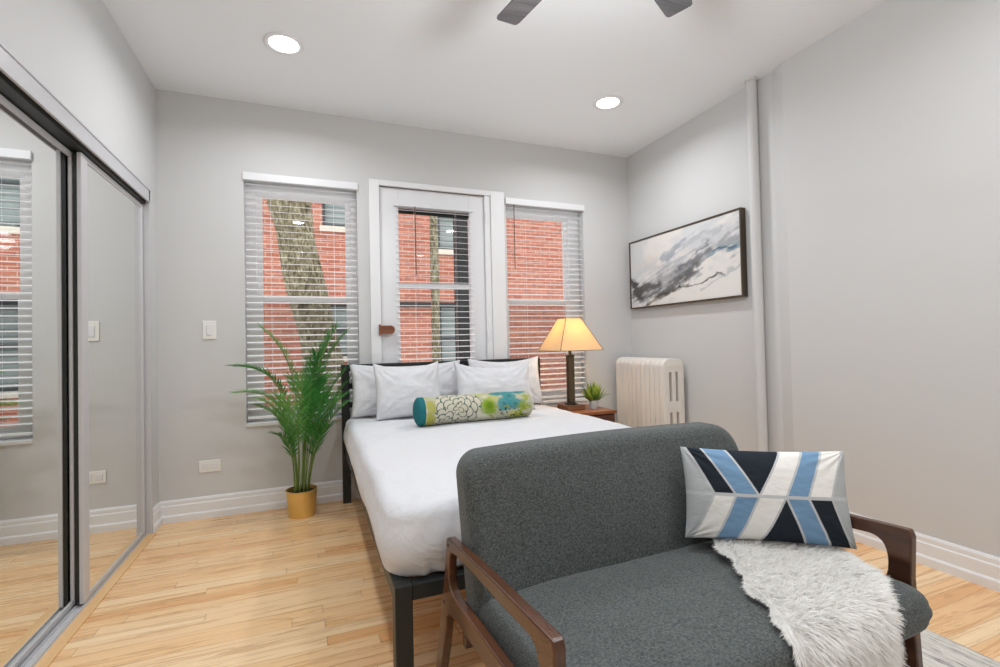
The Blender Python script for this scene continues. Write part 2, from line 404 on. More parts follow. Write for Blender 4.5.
# windows
def window(i, w, gl, gr):
    x0, x1, z0, z1 = w; y0 = D+.085; y1 = D+.135; zm = 1.345; zb = z0+.085; zt = z1-.085
    root = thing('window_%d' % i, None, None, ((x0+x1)/2, D+.1, z0)); root['kind'] = 'structure'
    mb = MB(); mb.box(x0, gl-.035, y0, y1, z0, z1); mb.box(gr+.035, x1, y0, y1, z0, z1); mb.box(gl-.035, gr+.035, y0, y1, z1-.05, z1); mb.box(gl-.035, gr+.035, y0, y1, z0, z0+.04)
    mb.build('window_frame', M['sash'], root)
    for nm, za, zb_, yo in (('upper_sash', zm-.012, z1-.05, .012), ('lower_sash', z0+.04, zm+.022, -.012)):
        s = MB(); ya, yb = y0+.012+yo, y0+.034+yo
        top = .035 if nm == 'upper_sash' else .034; bot = .034 if nm == 'upper_sash' else .045
        s.box(gl-.035, gl, ya, yb, za, zb_); s.box(gr, gr+.035, ya, yb, za, zb_); s.box(gl, gr, ya, yb, zb_-top, zb_); s.box(gl, gr, ya, yb, za, za+bot)
        so = s.build(nm, M['sash'], root)
        g = MB().box(gl, gr, (ya+yb)/2-.002, (ya+yb)/2+.002, za+bot, zb_-top).build('pane', M['glass'], so, loc=Vector((0, 0, 0)))
    MB().box(gl-.03, gr+.03, y1+.004, y1+.0055, z0+.04, zm).build('insect_screen', M['screen'], root)
    MB().box(x0, x1, D-.008, y0, z0-.004, z0+.018, .003).build('window_sill', M['trim'], root)
window(1, W1, -.275, .250); window(2, W2, 1.478, 1.992)

# blinds (things that hang in the windows)
def blind(label, w, yc, ztop, zbot, depth, pitch, tilt, valance, wand_x, cords, vcov):
    x0, x1 = w; root = thing('window_blind', label, 'blind', ((x0+x1)/2, yc, ztop))
    vx0, vx1, vz0, vz1, vy0, vy1 = valance
    MB().box(vx0, vx1, vy0, vy1, vz0, vz1, .003).build('head_rail', M['white'], root)
    mb = MB(); z = vcov
    while z > zbot+.03:
        c, s_ = math.cos(tilt)*depth/2, math.sin(tilt)*depth/2; t_ = .0005
        mb.add([(x0, yc-c, z-s_-t_), (x1, yc-c, z-s_-t_), (x1, yc-c*.2, z+.001-t_), (x0, yc-c*.2, z+.001-t_), (x1, yc+c, z+s_-t_), (x0, yc+c, z+s_-t_),
                (x0, yc-c, z-s_+t_), (x1, yc-c, z-s_+t_), (x1, yc-c*.2, z+.001+t_), (x0, yc-c*.2, z+.001+t_), (x1, yc+c, z+s_+t_), (x0, yc+c, z+s_+t_)],
               [(0, 1, 2, 3), (3, 2, 4, 5), (9, 8, 7, 6), (11, 10, 8, 9), (0, 6, 7, 1), (5, 4, 10, 11), (0, 3, 9, 6), (3, 5, 11, 9), (1, 7, 8, 2), (2, 8, 10, 4)])
        z -= pitch
    mb.build('slats', M['blind'], root)
    MB().box(x0, x1, yc-depth*.42, yc+depth*.42, zbot, zbot+.016, .003).build('bottom_rail', M['blind'], root)
    for cx in cords:
        MB().tube([(cx, yc-depth/2-.001, vz0), (cx, yc-depth/2-.001, zbot+.01)], .0005, 5).tube([(cx, yc+depth/2+.001, vz0), (cx, yc+depth/2+.001, zbot+.01)], .0005, 5).build('ladder_cord', M['blind'], root)
    if wand_x is not None:
        wx, wz, wm = wand_x
        MB().tube([(wx, yc-depth/2-.012, vz0), (wx, yc-depth/2-.013, (vz0+wz)/2), (wx, yc-depth/2-.012, wz)], .0036, 8).build('wand', wm, root)
    return root
M['wand'] = paint('clear_brown_wand', srgb(96, 70, 58), .3, .05, 9, 0)
blind('white slatted blind on the left window behind the palm', (W1[0]+.006, W1[1]-.006), D+.034, 2.1, .575, .042, .0425, .20,
      (W1[0]-.004, W1[1]+.006, 2.098, 2.146, D-.018, D+.03), None, (-.22, .17), 2.085)
blind('white slatted blind on the right window behind the table lamp', (W2[0]+.006, W2[1]-.006), D+.034, 2.1, .575, .042, .0425, .20,
      (W2[0]-.006, W2[1]+.006, 2.098, 2.146, D-.018, D+.03), (1.50, 1.60, M['wand']), (1.60, 1.95), 2.085)

# door
root = thing('door_1', None, None, (.86, D, 0)); root['kind'] = 'structure'
mb = MB(); mb.box(.400, .4695, D-.018, D, 0, 2.184); mb.box(1.300, 1.411, D-.018, D, 0, 2.184); mb.box(.4695, 1.300, D-.018, D, 2.147, 2.184)
mb.box(1.254, 1.300, D-.006, D+.0, 0, 2.147); mb.box(1.2545, 1.2655, D, D+.06, 0, 2.147)
mb.build('door_casing', M['trim'], root, bevel=.003)
GX0, GX1, GZ0, GZ1 = .606, 1.134, .40, 2.012
leaf = MB(); ya, yb = D+.012, D+.052
leaf.box(.474, GX0, ya, yb, .01, 2.143); leaf.box(GX1, 1.2535, ya, yb, .01, 2.143); leaf.box(GX0, GX1, ya, yb, GZ1, 2.143); leaf.box(GX0, GX1, ya, yb, .01, GZ0)
leaf.box(GX0, GX1, ya+.006, yb-.006, 1.432, 1.470)
lf = leaf.build('door_leaf', M['white'], root, bevel=.003)
MB().box(GX0, GX1, D+.029, D+.033, GZ0, GZ1).build('pane', M['glass'], lf, loc=Vector((0, 0, 0)))
mb = MB()
for z0_ in (1.935, 1.04): mb.lathe([(.007, 0), (.007, .075), (.004, .083)], (1.262, D-.006, z0_), 10); mb.box(1.262, 1.296, D-.0085, D-.006, z0_+.002, z0_+.072)
mb.build('hinge', M['white'], root, smooth='auto')
# brown latch with rounded end
out = rrect(.452, .560, 1.105, 1.163, [.006, .028, .028, .006], 7)
lt = plate_with_holes(out, [], .030, 'y', D-.034).build('door_latch', M['brownlatch'], root, bevel=.004)
MB().box(.452, .463, D-.044, D-.004, 1.096, 1.172, .002).build('latch_plate', M['brownlatch'], lt, loc=Vector((0, 0, 0)))
MB().box(GX0, GX1, D+.022, D+.027, 1.968, 2.004).build('added_dark_strip', M['black2'], lf, loc=Vector((0, 0, 0)))  # plain black strip added across the top of the pane, below the head rail
blind('narrow white slatted blind hung on the glazed door', (.585, 1.150), D-.008, 2.05, .62, .030, .0425, .16,
      (.572, 1.160, 2.010, 2.026, D-.02, D+.006), (.716, 1.52, M['wand']), (.716, 1.02), 1.985)

# closet : track frame is setting, sliding mirror doors are things
mb = MB(); mb.box(XL-.135, XL+.006, CY0, CY1, 1.872, CZ+.0); mb.box(XL+.006, XL+.012, CY0, CY1+.004, 1.862, 1.938)
mb.box(XL+.012, XL+.016, CY0, CY1+.004, 1.930, 1.938); mb.box(XL+.012, XL+.015, CY0, CY1+.004, 1.862, 1.868)
mb.box(XL-.03, XL+.012, CY1-.012, CY1+.006, 0, CZ)
struct('trim_1', mb, M['alu'])
mb = MB(); mb.box(XL-.125, XL-.012, CY0, CY1-.012, 0, .006); 
for xx in (XL-.117, XL-.098, XL-.062, XL-.043, XL-.016): mb.box(xx-.0015, xx+.0015, CY0, CY1-.012, .006, .014)
struct('trim_2', mb, M['alu'])
struct('trim_3', MB().box(XL-.012, XL+.030, CY0, CY1+.0, .0002, .007, .002), wood('track_oak_edge', srgb(222, 178, 124), srgb(238, 198, 148), .4, 1, 8))
mb = MB(); mb.box(XL-.128, XL-.005, CY0, CY1-.012, 1.850, 1.872)
struct('trim_4', mb, M['darkmetal'])
def mirror_door(y0, y1, xf, label, sa=.06, sb=.06):
    r = thing('mirror_door', label, 'closet door', (xf, (y0+y1)/2, 0)); z0, z1 = .016, 1.846; th = .016
    mb = MB(); mb.box(xf-th, xf, y0, y0+sa, z0, z1, .003); mb.box(xf-th, xf, y1-sb, y1, z0, z1, .003)
    mb.box(xf-th, xf-.003, y0+sa, y1-sb, z0, z0+.018); mb.box(xf-th, xf-.003, y0+sa, y1-sb, z1-.022, z1)
    mb.build('door_frame', M['alu'], r)
    MB().box(xf-th-.014, xf-th, y0+.004, y0+.020, z0, z1-.004).build('edge_seal', M['darkmetal'], r)
    MB().box(xf-.012, xf-.0075, y0+sa, y1-sb, z0+.018, z1-.022).build('mirror', M['mirror'], r)
mirror_door(2.440, 3.226, -.853, 'narrow mirrored sliding closet door next to the back wall', .060, .022)
mirror_door(1.660, 2.500, -.887, 'large mirrored sliding closet door at left edge reflecting the window', .06, .05)
mirror_door(.830, 1.640, -.853, 'mirrored sliding closet door nearest the camera, out of view')

# recessed ceiling lights
def downlight(x, y, label, grp='recessed ceiling lights'):
    r = thing('recessed_light', label, 'ceiling light', (x, y, H), grp)
    MB().lathe([(.098, H), (.098, H-.004), (.090, H-.007), (.076, H-.007), (.070, H-.002)], (x, y, 0), 40, False).build('trim_ring', M['white'], r, smooth=True)
    MB().lathe([(.0001, H-.0035), (.071, H-.0035), (.071, H-.002), (.0001, H-.002)], (x, y, 0), 40, False).build('lens', M['lens'], r)
    ld = bpy.data.lights.new('downlight', 'AREA'); ld.shape = 'DISK'; ld.size = .13; ld.energy = DOWNLIGHT_W; ld.spread = math.radians(160); ld.color = (.95, .977, 1)
    lo = bpy.data.objects.new('downlight', ld); COL.objects.link(lo); lo.parent = r; lo.location = (0, 0, -.012)
downlight(-.098, 2.69, 'round recessed ceiling light, the larger one at upper left')
downlight(1.860, 2.655, 'round recessed ceiling light above the bedside corner at right')
for i, (x, y) in enumerate(((-.098, .55), (1.86, .45), (-.098, -1.5), (1.86, -1.5))):  # unseen extra downlights, added to brighten the room
    downlight(x, y, 'added recessed fill light %s' % ('in the ceiling behind the fan, outside the picture', 'in the ceiling right of the fan, outside the picture', 'over the rear left of the room, outside the picture', 'over the rear right of the room, outside the picture')[i])

# ceiling fan
FX, FY, FZ = .8634, 1.1831, 2.317
r = thing('ceiling_fan', 'dark five-blade ceiling fan, only two blade tips in view', 'ceiling fan', (FX, FY, FZ))
MB().lathe([(.001, .30), (.065, .30), (.06, .26), (.016, .235), (.016, .09), (.05, .085), (.10, .06), (.115, .03), (.115, -.02), (.09, -.045), (.02, -.05), (.001, -.05)], (FX, FY, FZ), 32, False).build('motor_housing', M['brass_dark'], r, smooth='auto')
for k in range(5):
    a = math.radians(28.78+72*k); ca, sa = math.cos(a), math.sin(a)
    L = []
    for s_, w_ in ((.15, .038), (.22, .048), (.35, .0505), (.565, .0515), (.577, .048), (.583, .040)):
        L.append([(FX+ca*s_-sa*q, FY+sa*s_+ca*q, FZ+zz-q*.087) for q, zz in ((-w_, -.003), (w_, -.003), (w_, .003), (-w_, .003))])
    b = MB().loft(L).build('blade', M['fanwood'], r)
    br = MB(); L = []
    for s_, w_ in ((.10, .02), (.19, .018), (.21, .012)):
        L.append([(FX+ca*s_-sa*q, FY+sa*s_+ca*q, FZ+zz) for q, zz in ((-w_, -.012), (w_, -.012), (w_, -.005), (-w_, -.005))])
    br.loft(L).build('blade_arm', M['brass_dark'], r)
MB().lathe([(.001, -.135), (.04, -.128), (.075, -.105), (.09, -.075), (.085, -.052), (.001, -.05)], (FX, FY, FZ), 28, False).build('added_light_globe', emis('added_globe_glow', (1, .98, .95, 1), 4), r, smooth=True)  # glowing globe added below the fan, an invented light kit
ld = bpy.data.lights.new('fan_fill_light', 'POINT'); ld.energy = FAN_FILL_W; ld.shadow_soft_size = .08; ld.color = (.95, .977, 1)  # added fill light for ceiling and walls, hung below the globe
lo = bpy.data.objects.new('fan_fill_light', ld); COL.objects.link(lo); lo.parent = r; lo.location = (0, 0, -.23)

# wall switch and outlet
r = thing('light_switch', 'square ivory light switch on the back wall', 'light switch', (-.568, D, 1.145))
MB().box(-.605, -.530, D-.006, D, 1.088, 1.202, .003).build('switch_plate', M['plate'], r)
MB().box(-.583, -.552, D-.010, D-.005, 1.112, 1.178, .002).build('rocker', M['white'], r)
r = thing('wall_outlet', 'horizontal ivory outlet plate low on the back wall', 'outlet', (-.572, D, .31))
MB().box(-.632, -.515, D-.006, D, .275, .347, .003).build('outlet_plate', M['plate'], r)
for xx in (-.598, -.549):
    MB().box(xx-.017, xx+.017, D-.008, D-.005, .292, .330, .002).build('socket', M['white'], r)

# steam riser pipe
o = MB().lathe([(.0285, 0), (.0285, 2.585), (.036, 2.587), (.036, H)], (2.532, 2.125, 0), 24, True).build('riser_pipe', M['wall'], smooth='auto')
tag(o, 'white painted vertical riser pipe beside the framed painting', 'pipe')

# ================================================================== BED
bedm = M['black']
r = thing('metal_bed', 'black metal bed frame with slatted headboard and square legs', 'bed frame', (.92, 2.38, 0))
HX0, HX1 = .195, 1.645
mb = MB(); mb.box(HX0+.05, HX1-.05, 3.325, 3.355, .858, .905, .004); mb.build('headboard_top_rail', bedm, r)
for z in (.745, .620, .495):
    MB().box(HX0+.05, HX1-.05, 3.330, 3.350, z, z+.036, .003).build('headboard_slat', bedm, r)
for x in (HX0, HX1-.05):
    MB().box(x, x+.05, 3.315, 3.365, 0, .905, .004).build('headboard_post', bedm, r)
for x in (HX0+.018, HX1-.068):
    MB().box(x, x+.05, 1.37, 1.42, 0, .352, .003).build('leg', bedm, r)
for x in (HX0+.018, HX1-.058):
    MB().box(x, x+.04, 1.42, 3.315, .305, .350, .003).build('side_rail', bedm, r)
MB().box(HX0+.068, HX1-.068, 1.375, 1.415, .305, .350, .003).build('foot_rail', bedm, r)
for k in range(12):
    y = 1.425+k*.155
    MB().box(HX0+.058, HX1-.058, y, y+.085, .318, .336, .003).build('bed_slat', M['slatwood'], r)
# mattress with fitted sheet
mx0, mx1, my0, my1 = .200, 1.640, 1.400, 3.300
def slab_loops(x0, x1, y0, y1, prof, R, n=10, crown=0):
    L = []
    for ins, z in prof:
        q = rrect(x0+ins, x1-ins, y0+ins, y1-ins, [max(.004, a-ins*.6) for a in R], n)
        pts = []
        for i in range(len(q)):                       # subdivide the long sides
            a, b = q[i], q[(i+1) % len(q)]; d_ = math.hypot(b[0]-a[0], b[1]-a[1]); k = max(1, int(d_/.05)) if False else 1
            pts.append(a)
        L.append([(a, b, z) for a, b in pts])
    return L
def sheet_fn(nz):
    k_ = np.clip((3.3-nz[:, 1])/1.9, 0, 1); nz[:, 0] += np.where(nz[:, 0] < .5, .013-.012*k_, 0); return nz
def soft_slab(name, x0, x1, y0, y1, z0, z1, R, er, mat, parent, bulge=.01, crown=.01, nx=56, ny=56, wr=.003, seed=1, label=None, foot_pleat=False, taper=0, fn=None, erb=None):
    """soft box: a grid top carried over rounded edges, with slightly bulging sides"""
    w, l, h = x1-x0, y1-y0, z1-z0; cx, cy = (x0+x1)/2, (y0+y1)/2
    per = []                                        # perimeter directions as rounded rect of many points
    base = rrect(-w/2, w/2, -l/2, l/2, R, 8); pts = []
    for i in range(len(base)):
        a, b = base[i], base[(i+1) % len(base)]; k = max(1, int(math.hypot(b[0]-a[0], b[1]-a[1])/.03))
        for j in range(k): pts.append((a[0]+(b[0]-a[0])*j/k, a[1]+(b[1]-a[1])*j/k))
    n = len(pts); prof = []
    eb = erb or er
    for i in range(7): a = PI/2*i/6; prof.append((eb*(1-math.sin(a)), eb*(1-math.cos(a))))          # bottom edge (inset, z)
    for i in range(1, 8): prof.append((-bulge*math.sin(PI*i/8), eb+(h-er-eb)*i/8))
    for i in range(7): a = PI/2*i/6; prof.append((er*(1-math.cos(a)), h-er+er*math.sin(a)))
    prof = [(1.0, 0)]+[(p, z) for p, z in prof]
    tops = [er*(1-math.cos(PI/2))]
    loops = []
    def at(ins, z, extra=1.0):
        out = []
        for px, py in pts:
            sx = max(0, (w/2-ins)/(w/2)); sy = max(0, (l/2-ins)/(l/2)); out.append((cx+px*sx*extra, cy+py*sy*extra, z0+z))
        return out
    for ins, z in prof[1:]: loops.append(at(ins+taper*(1-min(1, z/h))**1.0, z))
    last = prof[-1][0]
    for e in (.97, .93, .88, .8, .7, .6, .5, .4, .3, .2, .1, .02):
        loops.append(at(last, h+crown*(1-e*e)**.8, e))
    nz = np.array([p for L_ in loops for p in L_]); s = seed
    dx = (vnoise(nz[:, 1]*6+s, nz[:, 2]*6, s, 3)-.5)*2*wr; dy = (vnoise(nz[:, 0]*6+s, nz[:, 2]*6, s+5, 3)-.5)*2*wr; dz = (vnoise(nz[:, 0]*5+s, nz[:, 1]*5, s+9, 3)-.5)*2*wr
    nz[:, 0] += dx; nz[:, 1] += dy; nz[:, 2] += dz
    if foot_pleat:
        f_ = np.clip((y0+.05-nz[:, 1])/.05, 0, 1)*np.clip((z1-.03-nz[:, 2])/.06, 0, 1)
        nz[:, 1] += f_*.012*np.sin(nz[:, 0]*120+5*vnoise(nz[:, 0]*7, nz[:, 0]*0, 4, 2)+nz[:, 2]*6)*(nz[:, 0] > x0+.09)
        nz[:, 2] -= .012*np.exp(-((nz[:, 0]-x0)/.16)**2-((nz[:, 1]-y0)/.22)**2)
    if fn is not None: nz = fn(nz)
    k = len(loops); mb_ = MB(); mb_.loft([[tuple(p) for p in nz[i*n:(i+1)*n]] for i in range(k)])
    o = mb_.build(name, mat, parent, smooth=True); return o
o = soft_slab('mattress', mx0, mx1, my0, my1,   .354, .562, [.125, .125, .05, .05], .046, M['sheet'], None, .014, .012, wr=.007, seed=3, foot_pleat=True, fn=sheet_fn, erb=.022)
tag(o, 'mattress in a smooth white fitted sheet on the black frame', 'mattress')

def pillow(name, label, cat, w, h, th, loc, yaw, lean, mat, seed=1, group=None, pinch=.05, pw=.45, nx=48, nz=36, roll=0, pattern=None, wr=.006, sag=.0):
    u = np.linspace(-1, 1, nx); v = np.linspace(-1, 1, nz); uu, vv = np.meshgrid(u, v)
    fall = np.clip((1-uu**2), 0, 1)**pw*np.clip((1-vv**2), 0, 1)**pw
    X = uu*w/2*(1-pinch*(1-vv**2)-0*vv); Z = vv*h/2*(1-pinch*1.3*(1-uu**2))
    wn = (vnoise(uu*3+seed*3, vv*3, seed, 4)-.5)*2*wr; wn2 = (vnoise(uu*3+seed*5+40, vv*3, seed+3, 4)-.5)*2*wr
    # creases radiating from corners
    cr = sum(np.exp(-((uu-a)**2+(vv-b)**2)*3.0)*np.sin(np.arctan2(vv-b, uu-a)*16) for a in (-1, 1) for b in (-1, 1))*wr*.9
    Yf = -(th/2*fall+(wn+cr)*np.sqrt(fall)); Yb = th/2*fall*.9+wn2*np.sqrt(fall)
    Z = Z-sag*(1-uu**2)*(vv+1)*.5
    V = np.stack([X, Yf, Z], -1).reshape(-1, 3); V2 = np.stack([X, Yb, Z], -1).reshape(-1, 3)
    # rim: share boundary vertices
    idx = np.arange(nx*nz).reshape(nz, nx); back = idx.copy(); cnt = nx*nz; extra = []
    for j in range(1, nz-1):
        for i in range(1, nx-1): back[j, i] = cnt; extra.append(V2[idx[j, i]]); cnt += 1
    allv = np.vstack([V, np.array(extra)])
    fs = [(idx[j, i], idx[j, i+1], idx[j+1, i+1], idx[j+1, i]) for j in range(nz-1) for i in range(nx-1)]
    fs += [(back[j, i], back[j+1, i], back[j+1, i+1], back[j, i+1]) for j in range(nz-1) for i in range(nx-1)]
    mb = MB(); mb.add(allv.tolist(), [tuple(int(a) for a in f) for f in fs])
    o = mb.build(name, mat, None, smooth=True)
    o.location = loc; o.rotation_euler = (-lean, roll, yaw); o.rotation_mode = 'XYZ'
    tag(o, label, cat, group)
    if pattern is not None:
        cols = np.zeros((len(allv), 3)); cols[:nx*nz] = pattern((uu+1)/2, (vv+1)/2).reshape(-1, 3); cols[nx*nz:] = lin(176, 180, 182); set_pattern(o, cols)
    return o
PG = 'white bed pillows against the headboard'
pillow('bed_pillow', 'white bed pillow at far left, partly hidden behind the front pillow', 'pillow', .75, .350, .14, (.615, 3.222, .742), 0, math.radians(13), M['sheet'], 2, PG, wr=.012, sag=.02)
pillow('bed_pillow', 'white bed pillow at far right of the headboard, nearest the lamp', 'pillow', .555, .356, .15, (1.318, 3.215, .748), 0, math.radians(12), M['sheet'], 5, PG, wr=.012, sag=.025)
pillow('bed_pillow', 'front white pillow left of the floral bolster end', 'pillow', .425, .360, .16, (.582, 3.045, .745), math.radians(2), math.radians(17), M['sheet'], 9, PG, wr=.012, sag=.03)
pillow('bed_pillow', 'front white pillow slumped behind the middle of the floral bolster', 'pillow', .54, .345, .17, (1.165, 3.050, .735), math.radians(-4), math.radians(24), M['sheet'], 12, PG, wr=.014, sag=.035, roll=math.radians(2))

# floral bolster
def bolster():
    nu, nv = 330, 150; Lh, R_ = .357, .082
    us = np.linspace(0, 1, nu); vs = np.linspace(0, 1, nv, endpoint=False); U_, V_ = np.meshgrid(us, vs, indexing='ij')
    ang = V_*2*PI
    e = np.abs(U_*2-1); rr = R_*(1-.0*U_)*np.clip(1-np.clip((e-.93)/.07, 0, 1)**2.4*.42, .02, 1)*(1+.012*np.sin(U_*17+V_*9))
    X = (U_-.5)*2*Lh; Y = -rr*np.cos(ang); Z = rr*np.sin(ang)*.96   # v=0 : facing the viewer side (-y), v=.25 top
    co = np.stack([X, Y, Z], -1).reshape(-1, 3)
    base = np.ones((nu, nv, 3))*lin(190, 188, 164)
    n1 = vnoise(U_*14, V_*9, 3); n2 = vnoise(U_*30, V_*22, 8); n3 = vnoise(U_*9+50, V_*6, 12)
    def blend(c, m): 
        nonlocal base
        base = base*(1-m[..., None])+np.array(c)*m[..., None]
    blend(lin(196, 196, 110), sstep(.5, .62, n1)*.75); blend(lin(222, 220, 206), sstep(.55, .7, n3)*.8)
    Y_ = ((V_+.5) % 1)-.5               # -0.5..0.5, 0 faces viewer, .25 top
    xx = U_*9.0; yy = Y_*6.2             # roughly equal metric
    # chrysanthemum petals outlined in teal, at u .13-.50
    for (cx, cy, rad, sd) in ((2.95, .25, 1.75, 1), (1.9, -.75, 1.0, 2)):
        d_ = np.hypot(xx-cx, yy-cy); a_ = np.arctan2(yy-cy, xx-cx)
        fill = sstep(rad, rad-.1, d_); blend(lin(214, 208, 190), fill*.85)
        ring = d_*2.6+.35*np.sin(a_*3+sd); k = np.floor(ring); npet = 4+k*2.0
        pa = a_*npet/(2*PI)+k*.5+.15*vnoise(a_*2, ring, sd, 2); fp = np.abs(((pa) % 1)-.5)*2
        edge = ring % 1; arc = np.abs(edge-(.95-.55*fp**2))
        line = np.maximum(sstep(.16, .05, arc), sstep(.80, .94, fp)*(edge > .15)*(edge < .7))
        blend(lin(22, 84, 78), np.clip(line, 0, 1)*(d_ < rad)*.95)
    g = sstep(.85, .35, np.hypot((xx-5.25)*1.0, (yy-.15))+.25*(n2-.5)*2); blend(lin(134, 164, 40), g*.95); blend(lin(92, 130, 34), sstep(.45, .1, np.hypot(xx-5.3, yy-.2))*.7)
    for (cx, cy, ax, ay) in ((6.2, 1.25, .75, .32), (7.0, .85, .55, .5), (7.75, 1.3, .85, .30), (6.45, .25, .6, .55), (7.4, .2, .75, .42), (6.9, 1.5, .35, .3)):
        q = np.hypot((xx-cx)/ax, (yy-cy)/ay)+.5*(n2-.5); blend(lin(66, 146, 152), sstep(1.1, .75, q)*.9); blend(lin(34, 104, 116), sstep(.45, .1, q)*.6)
    spk = (n2 > .60)*(U_ > .58)*(Y_ < .03); blend(lin(150, 156, 50), spk*.8); blend(lin(24, 44, 40), (vnoise(U_*70, V_*36, 20, 2) > .69)*(U_ > .66)*(U_ < .9)*(Y_ < -.0)*1.0)
    blend(lin(150, 164, 52), sstep(.52, .6, n1)*(U_ > .85)*.8)
    blend(lin(44, 116, 122), (U_ < .065)*sstep(.2, .3, n1)); blend(lin(44, 116, 122), (U_ < .035)*1.0); blend(lin(176, 172, 70), (U_ > .075)*(U_ < .14)*sstep(.35, .5, n1)*.8)
    blend(lin(40, 128, 132), sstep(.985, .995, U_)*.9)
    fs = [(i*nv+j, i*nv+(j+1) % nv, (i+1)*nv+(j+1) % nv, (i+1)*nv+j) for i in range(nu-1) for j in range(nv)]
    fs += [tuple(range(nv)), tuple((nu-1)*nv+j for j in range(nv-1, -1, -1))]
    mb = MB(); mb.add(co.tolist(), fs)
    o = mb.build('bolster_pillow', vcol('floral_print'), None, smooth=True)
    set_pattern(o, base.reshape(-1, 3)*.9); o.location = (.900, 2.690, .652); o.rotation_euler = (0, 0, math.radians(1.5))
    tag(o, 'long round floral bolster in teal, green and cream on the bed', 'bolster pillow')
bolster()

# ================================================================== NIGHTSTAND, LAMP, SUCCULENT
NX0, NX1, NY0, NY1, NZ = 1.660, 2.050, 2.915, 3.330, .525
r = thing('nightstand', 'small brown wooden nightstand between the bed and radiator', 'nightstand', (1.86, 3.12, 0))
MB().box(NX0, NX1, NY0, NY1, NZ-.022, NZ, .003).build('tabletop', M['night'], r)
mb = MB(); mb.box(NX0+.01, NX0+.028, NY0+.012, NY1-.005, .06, NZ-.022); mb.box(NX1-.028, NX1-.01, NY0+.012, NY1-.005, .06, NZ-.022); mb.box(NX0+.028, NX1-.028, NY1-.02, NY1-.005, .06, NZ-.022); mb.box(NX0+.028, NX1-.028, NY0+.02, NY1-.02, .10, .12)
mb.build('cabinet_body', M['night_d'], r)
dr = MB().box(NX0+.031, NX1-.031, NY0+.004, NY0+.022, .355, NZ-.03, .003).build('drawer', M['night_d'], r)
MB().lathe([(.006, 0), (.006, .012), (.013, .018), (.012, .026), (.001, .028)], (0, 0, 0), 14, False).build('knob', M['brass_dark'], dr, loc=Vector((1.855, NY0+.004, .42)), smooth=True).rotation_euler = (PI/2, 0, 0)
MB().box(NX0+.031, NX1-.031, NY0+.004, NY0+.022, .125, .345, .003).build('cabinet_door', M['night_d'], r)
for x in (NX0+.012, NX1-.042):
    for y in (NY0+.014, NY1-.04): MB().box(x, x+.03, y, y+.03, 0, .06).build('leg', M['night_d'], r)
LX, LY = 1.800, 3.130
r = thing('table_lamp', 'lit table lamp with square tapered cream shade on the nightstand', 'lamp', (LX, LY, NZ))
MB().box(LX-.075, LX+.075, LY-.075, LY+.075, NZ, NZ+.034, .003).build('lamp_base', M['lampwood'], r)
MB().lathe([(.001, .034), (.046, .034), (.046, .042), (.034, .048), (.001, .048)], (LX, LY, NZ), 28, False).build('lamp_collar', M['black'], r, smooth='auto')
MB().lathe([(.001, .390), (.034, .390), (.036, .398), (.020, .404), (.001, .404)], (LX, LY, NZ), 28, False).build('lamp_collar', M['black'], r, smooth='auto')
MB().box(LX-.023, LX+.023, LY-.023, LY+.023, NZ+.048, NZ+.390, .003).build('lamp_column', M['brass_dark'], r)
MB().lathe([(.012, .404), (.012, .45), (.017, .452), (.017, .49), (.004, .494)], (LX, LY, NZ), 16).build('lamp_socket', M['brass_dark'], r, smooth='auto')
bz = 1.075
MB().lathe([(.001, -.05), (.013, -.045), (.018, -.02), (.029, .01), (.024, .03), (.010, .04), (.001, .042)], (LX, LY, bz-.01), 18, False).build('bulb', M['bulb'], r, smooth=True)
z0, z1, s0, s1 = .960, 1.196, .176, .062; th = .0015
mb = MB()
for zz in (0,):
    vs = [(LX+sx*s, LY+sy*s, z) for z, s in ((z0, s0), (z1, s1), (z1, s1-th), (z0, s0-th)) for sx, sy in ((-1, -1), (1, -1), (1, 1), (-1, 1))]
    fs = [(4*a+i, 4*a+(i+1) % 4, 4*((a+1) % 4)+(i+1) % 4, 4*((a+1) % 4)+i) for a in range(4) for i in range(4)]
    mb.add(vs, fs)
sh = mb.build('lamp_shade', M['shade'], r)
mb = MB()
for sx, sy in ((-1, -1), (1, -1), (1, 1), (-1, 1)): mb.tube([(LX+sx*s0, LY+sy*s0, z0), (LX+sx*s1, LY+sy*s1, z1)], .0022, 6)
for z, s in ((z0, s0), (z1, s1)):
    q = [(LX-s, LY-s, z), (LX+s, LY-s, z), (LX+s, LY+s, z), (LX-s, LY+s, z)]
    for i in range(4): mb.tube([q[i], q[(i+1) % 4]], .0016, 6)
mb.build('shade_binding', paint('brown_binding', srgb(126, 88, 52), .7), sh, loc=Vector((0, 0, 0)))
mb = MB(); mb.tube([(LX-.058, LY, 1.185), (LX+.058, LY, 1.185)], .002, 6); mb.tube([(LX, LY-.058, 1.185), (LX, LY+.058, 1.185)], .002, 6); mb.tube([(LX, LY, 1.115), (LX, LY, 1.20)], .003, 8)
mb.build('shade_holder', M['brass_dark'], r)
ld = bpy.data.lights.new('table_bulb', 'POINT'); ld.energy = TABLE_LAMP_W; ld.shadow_soft_size = .035; ld.color = (1, .74, .44)
lo = bpy.data.objects.new('table_bulb', ld); COL.objects.link(lo); lo.parent = r; lo.location = (0, 0, bz-NZ)

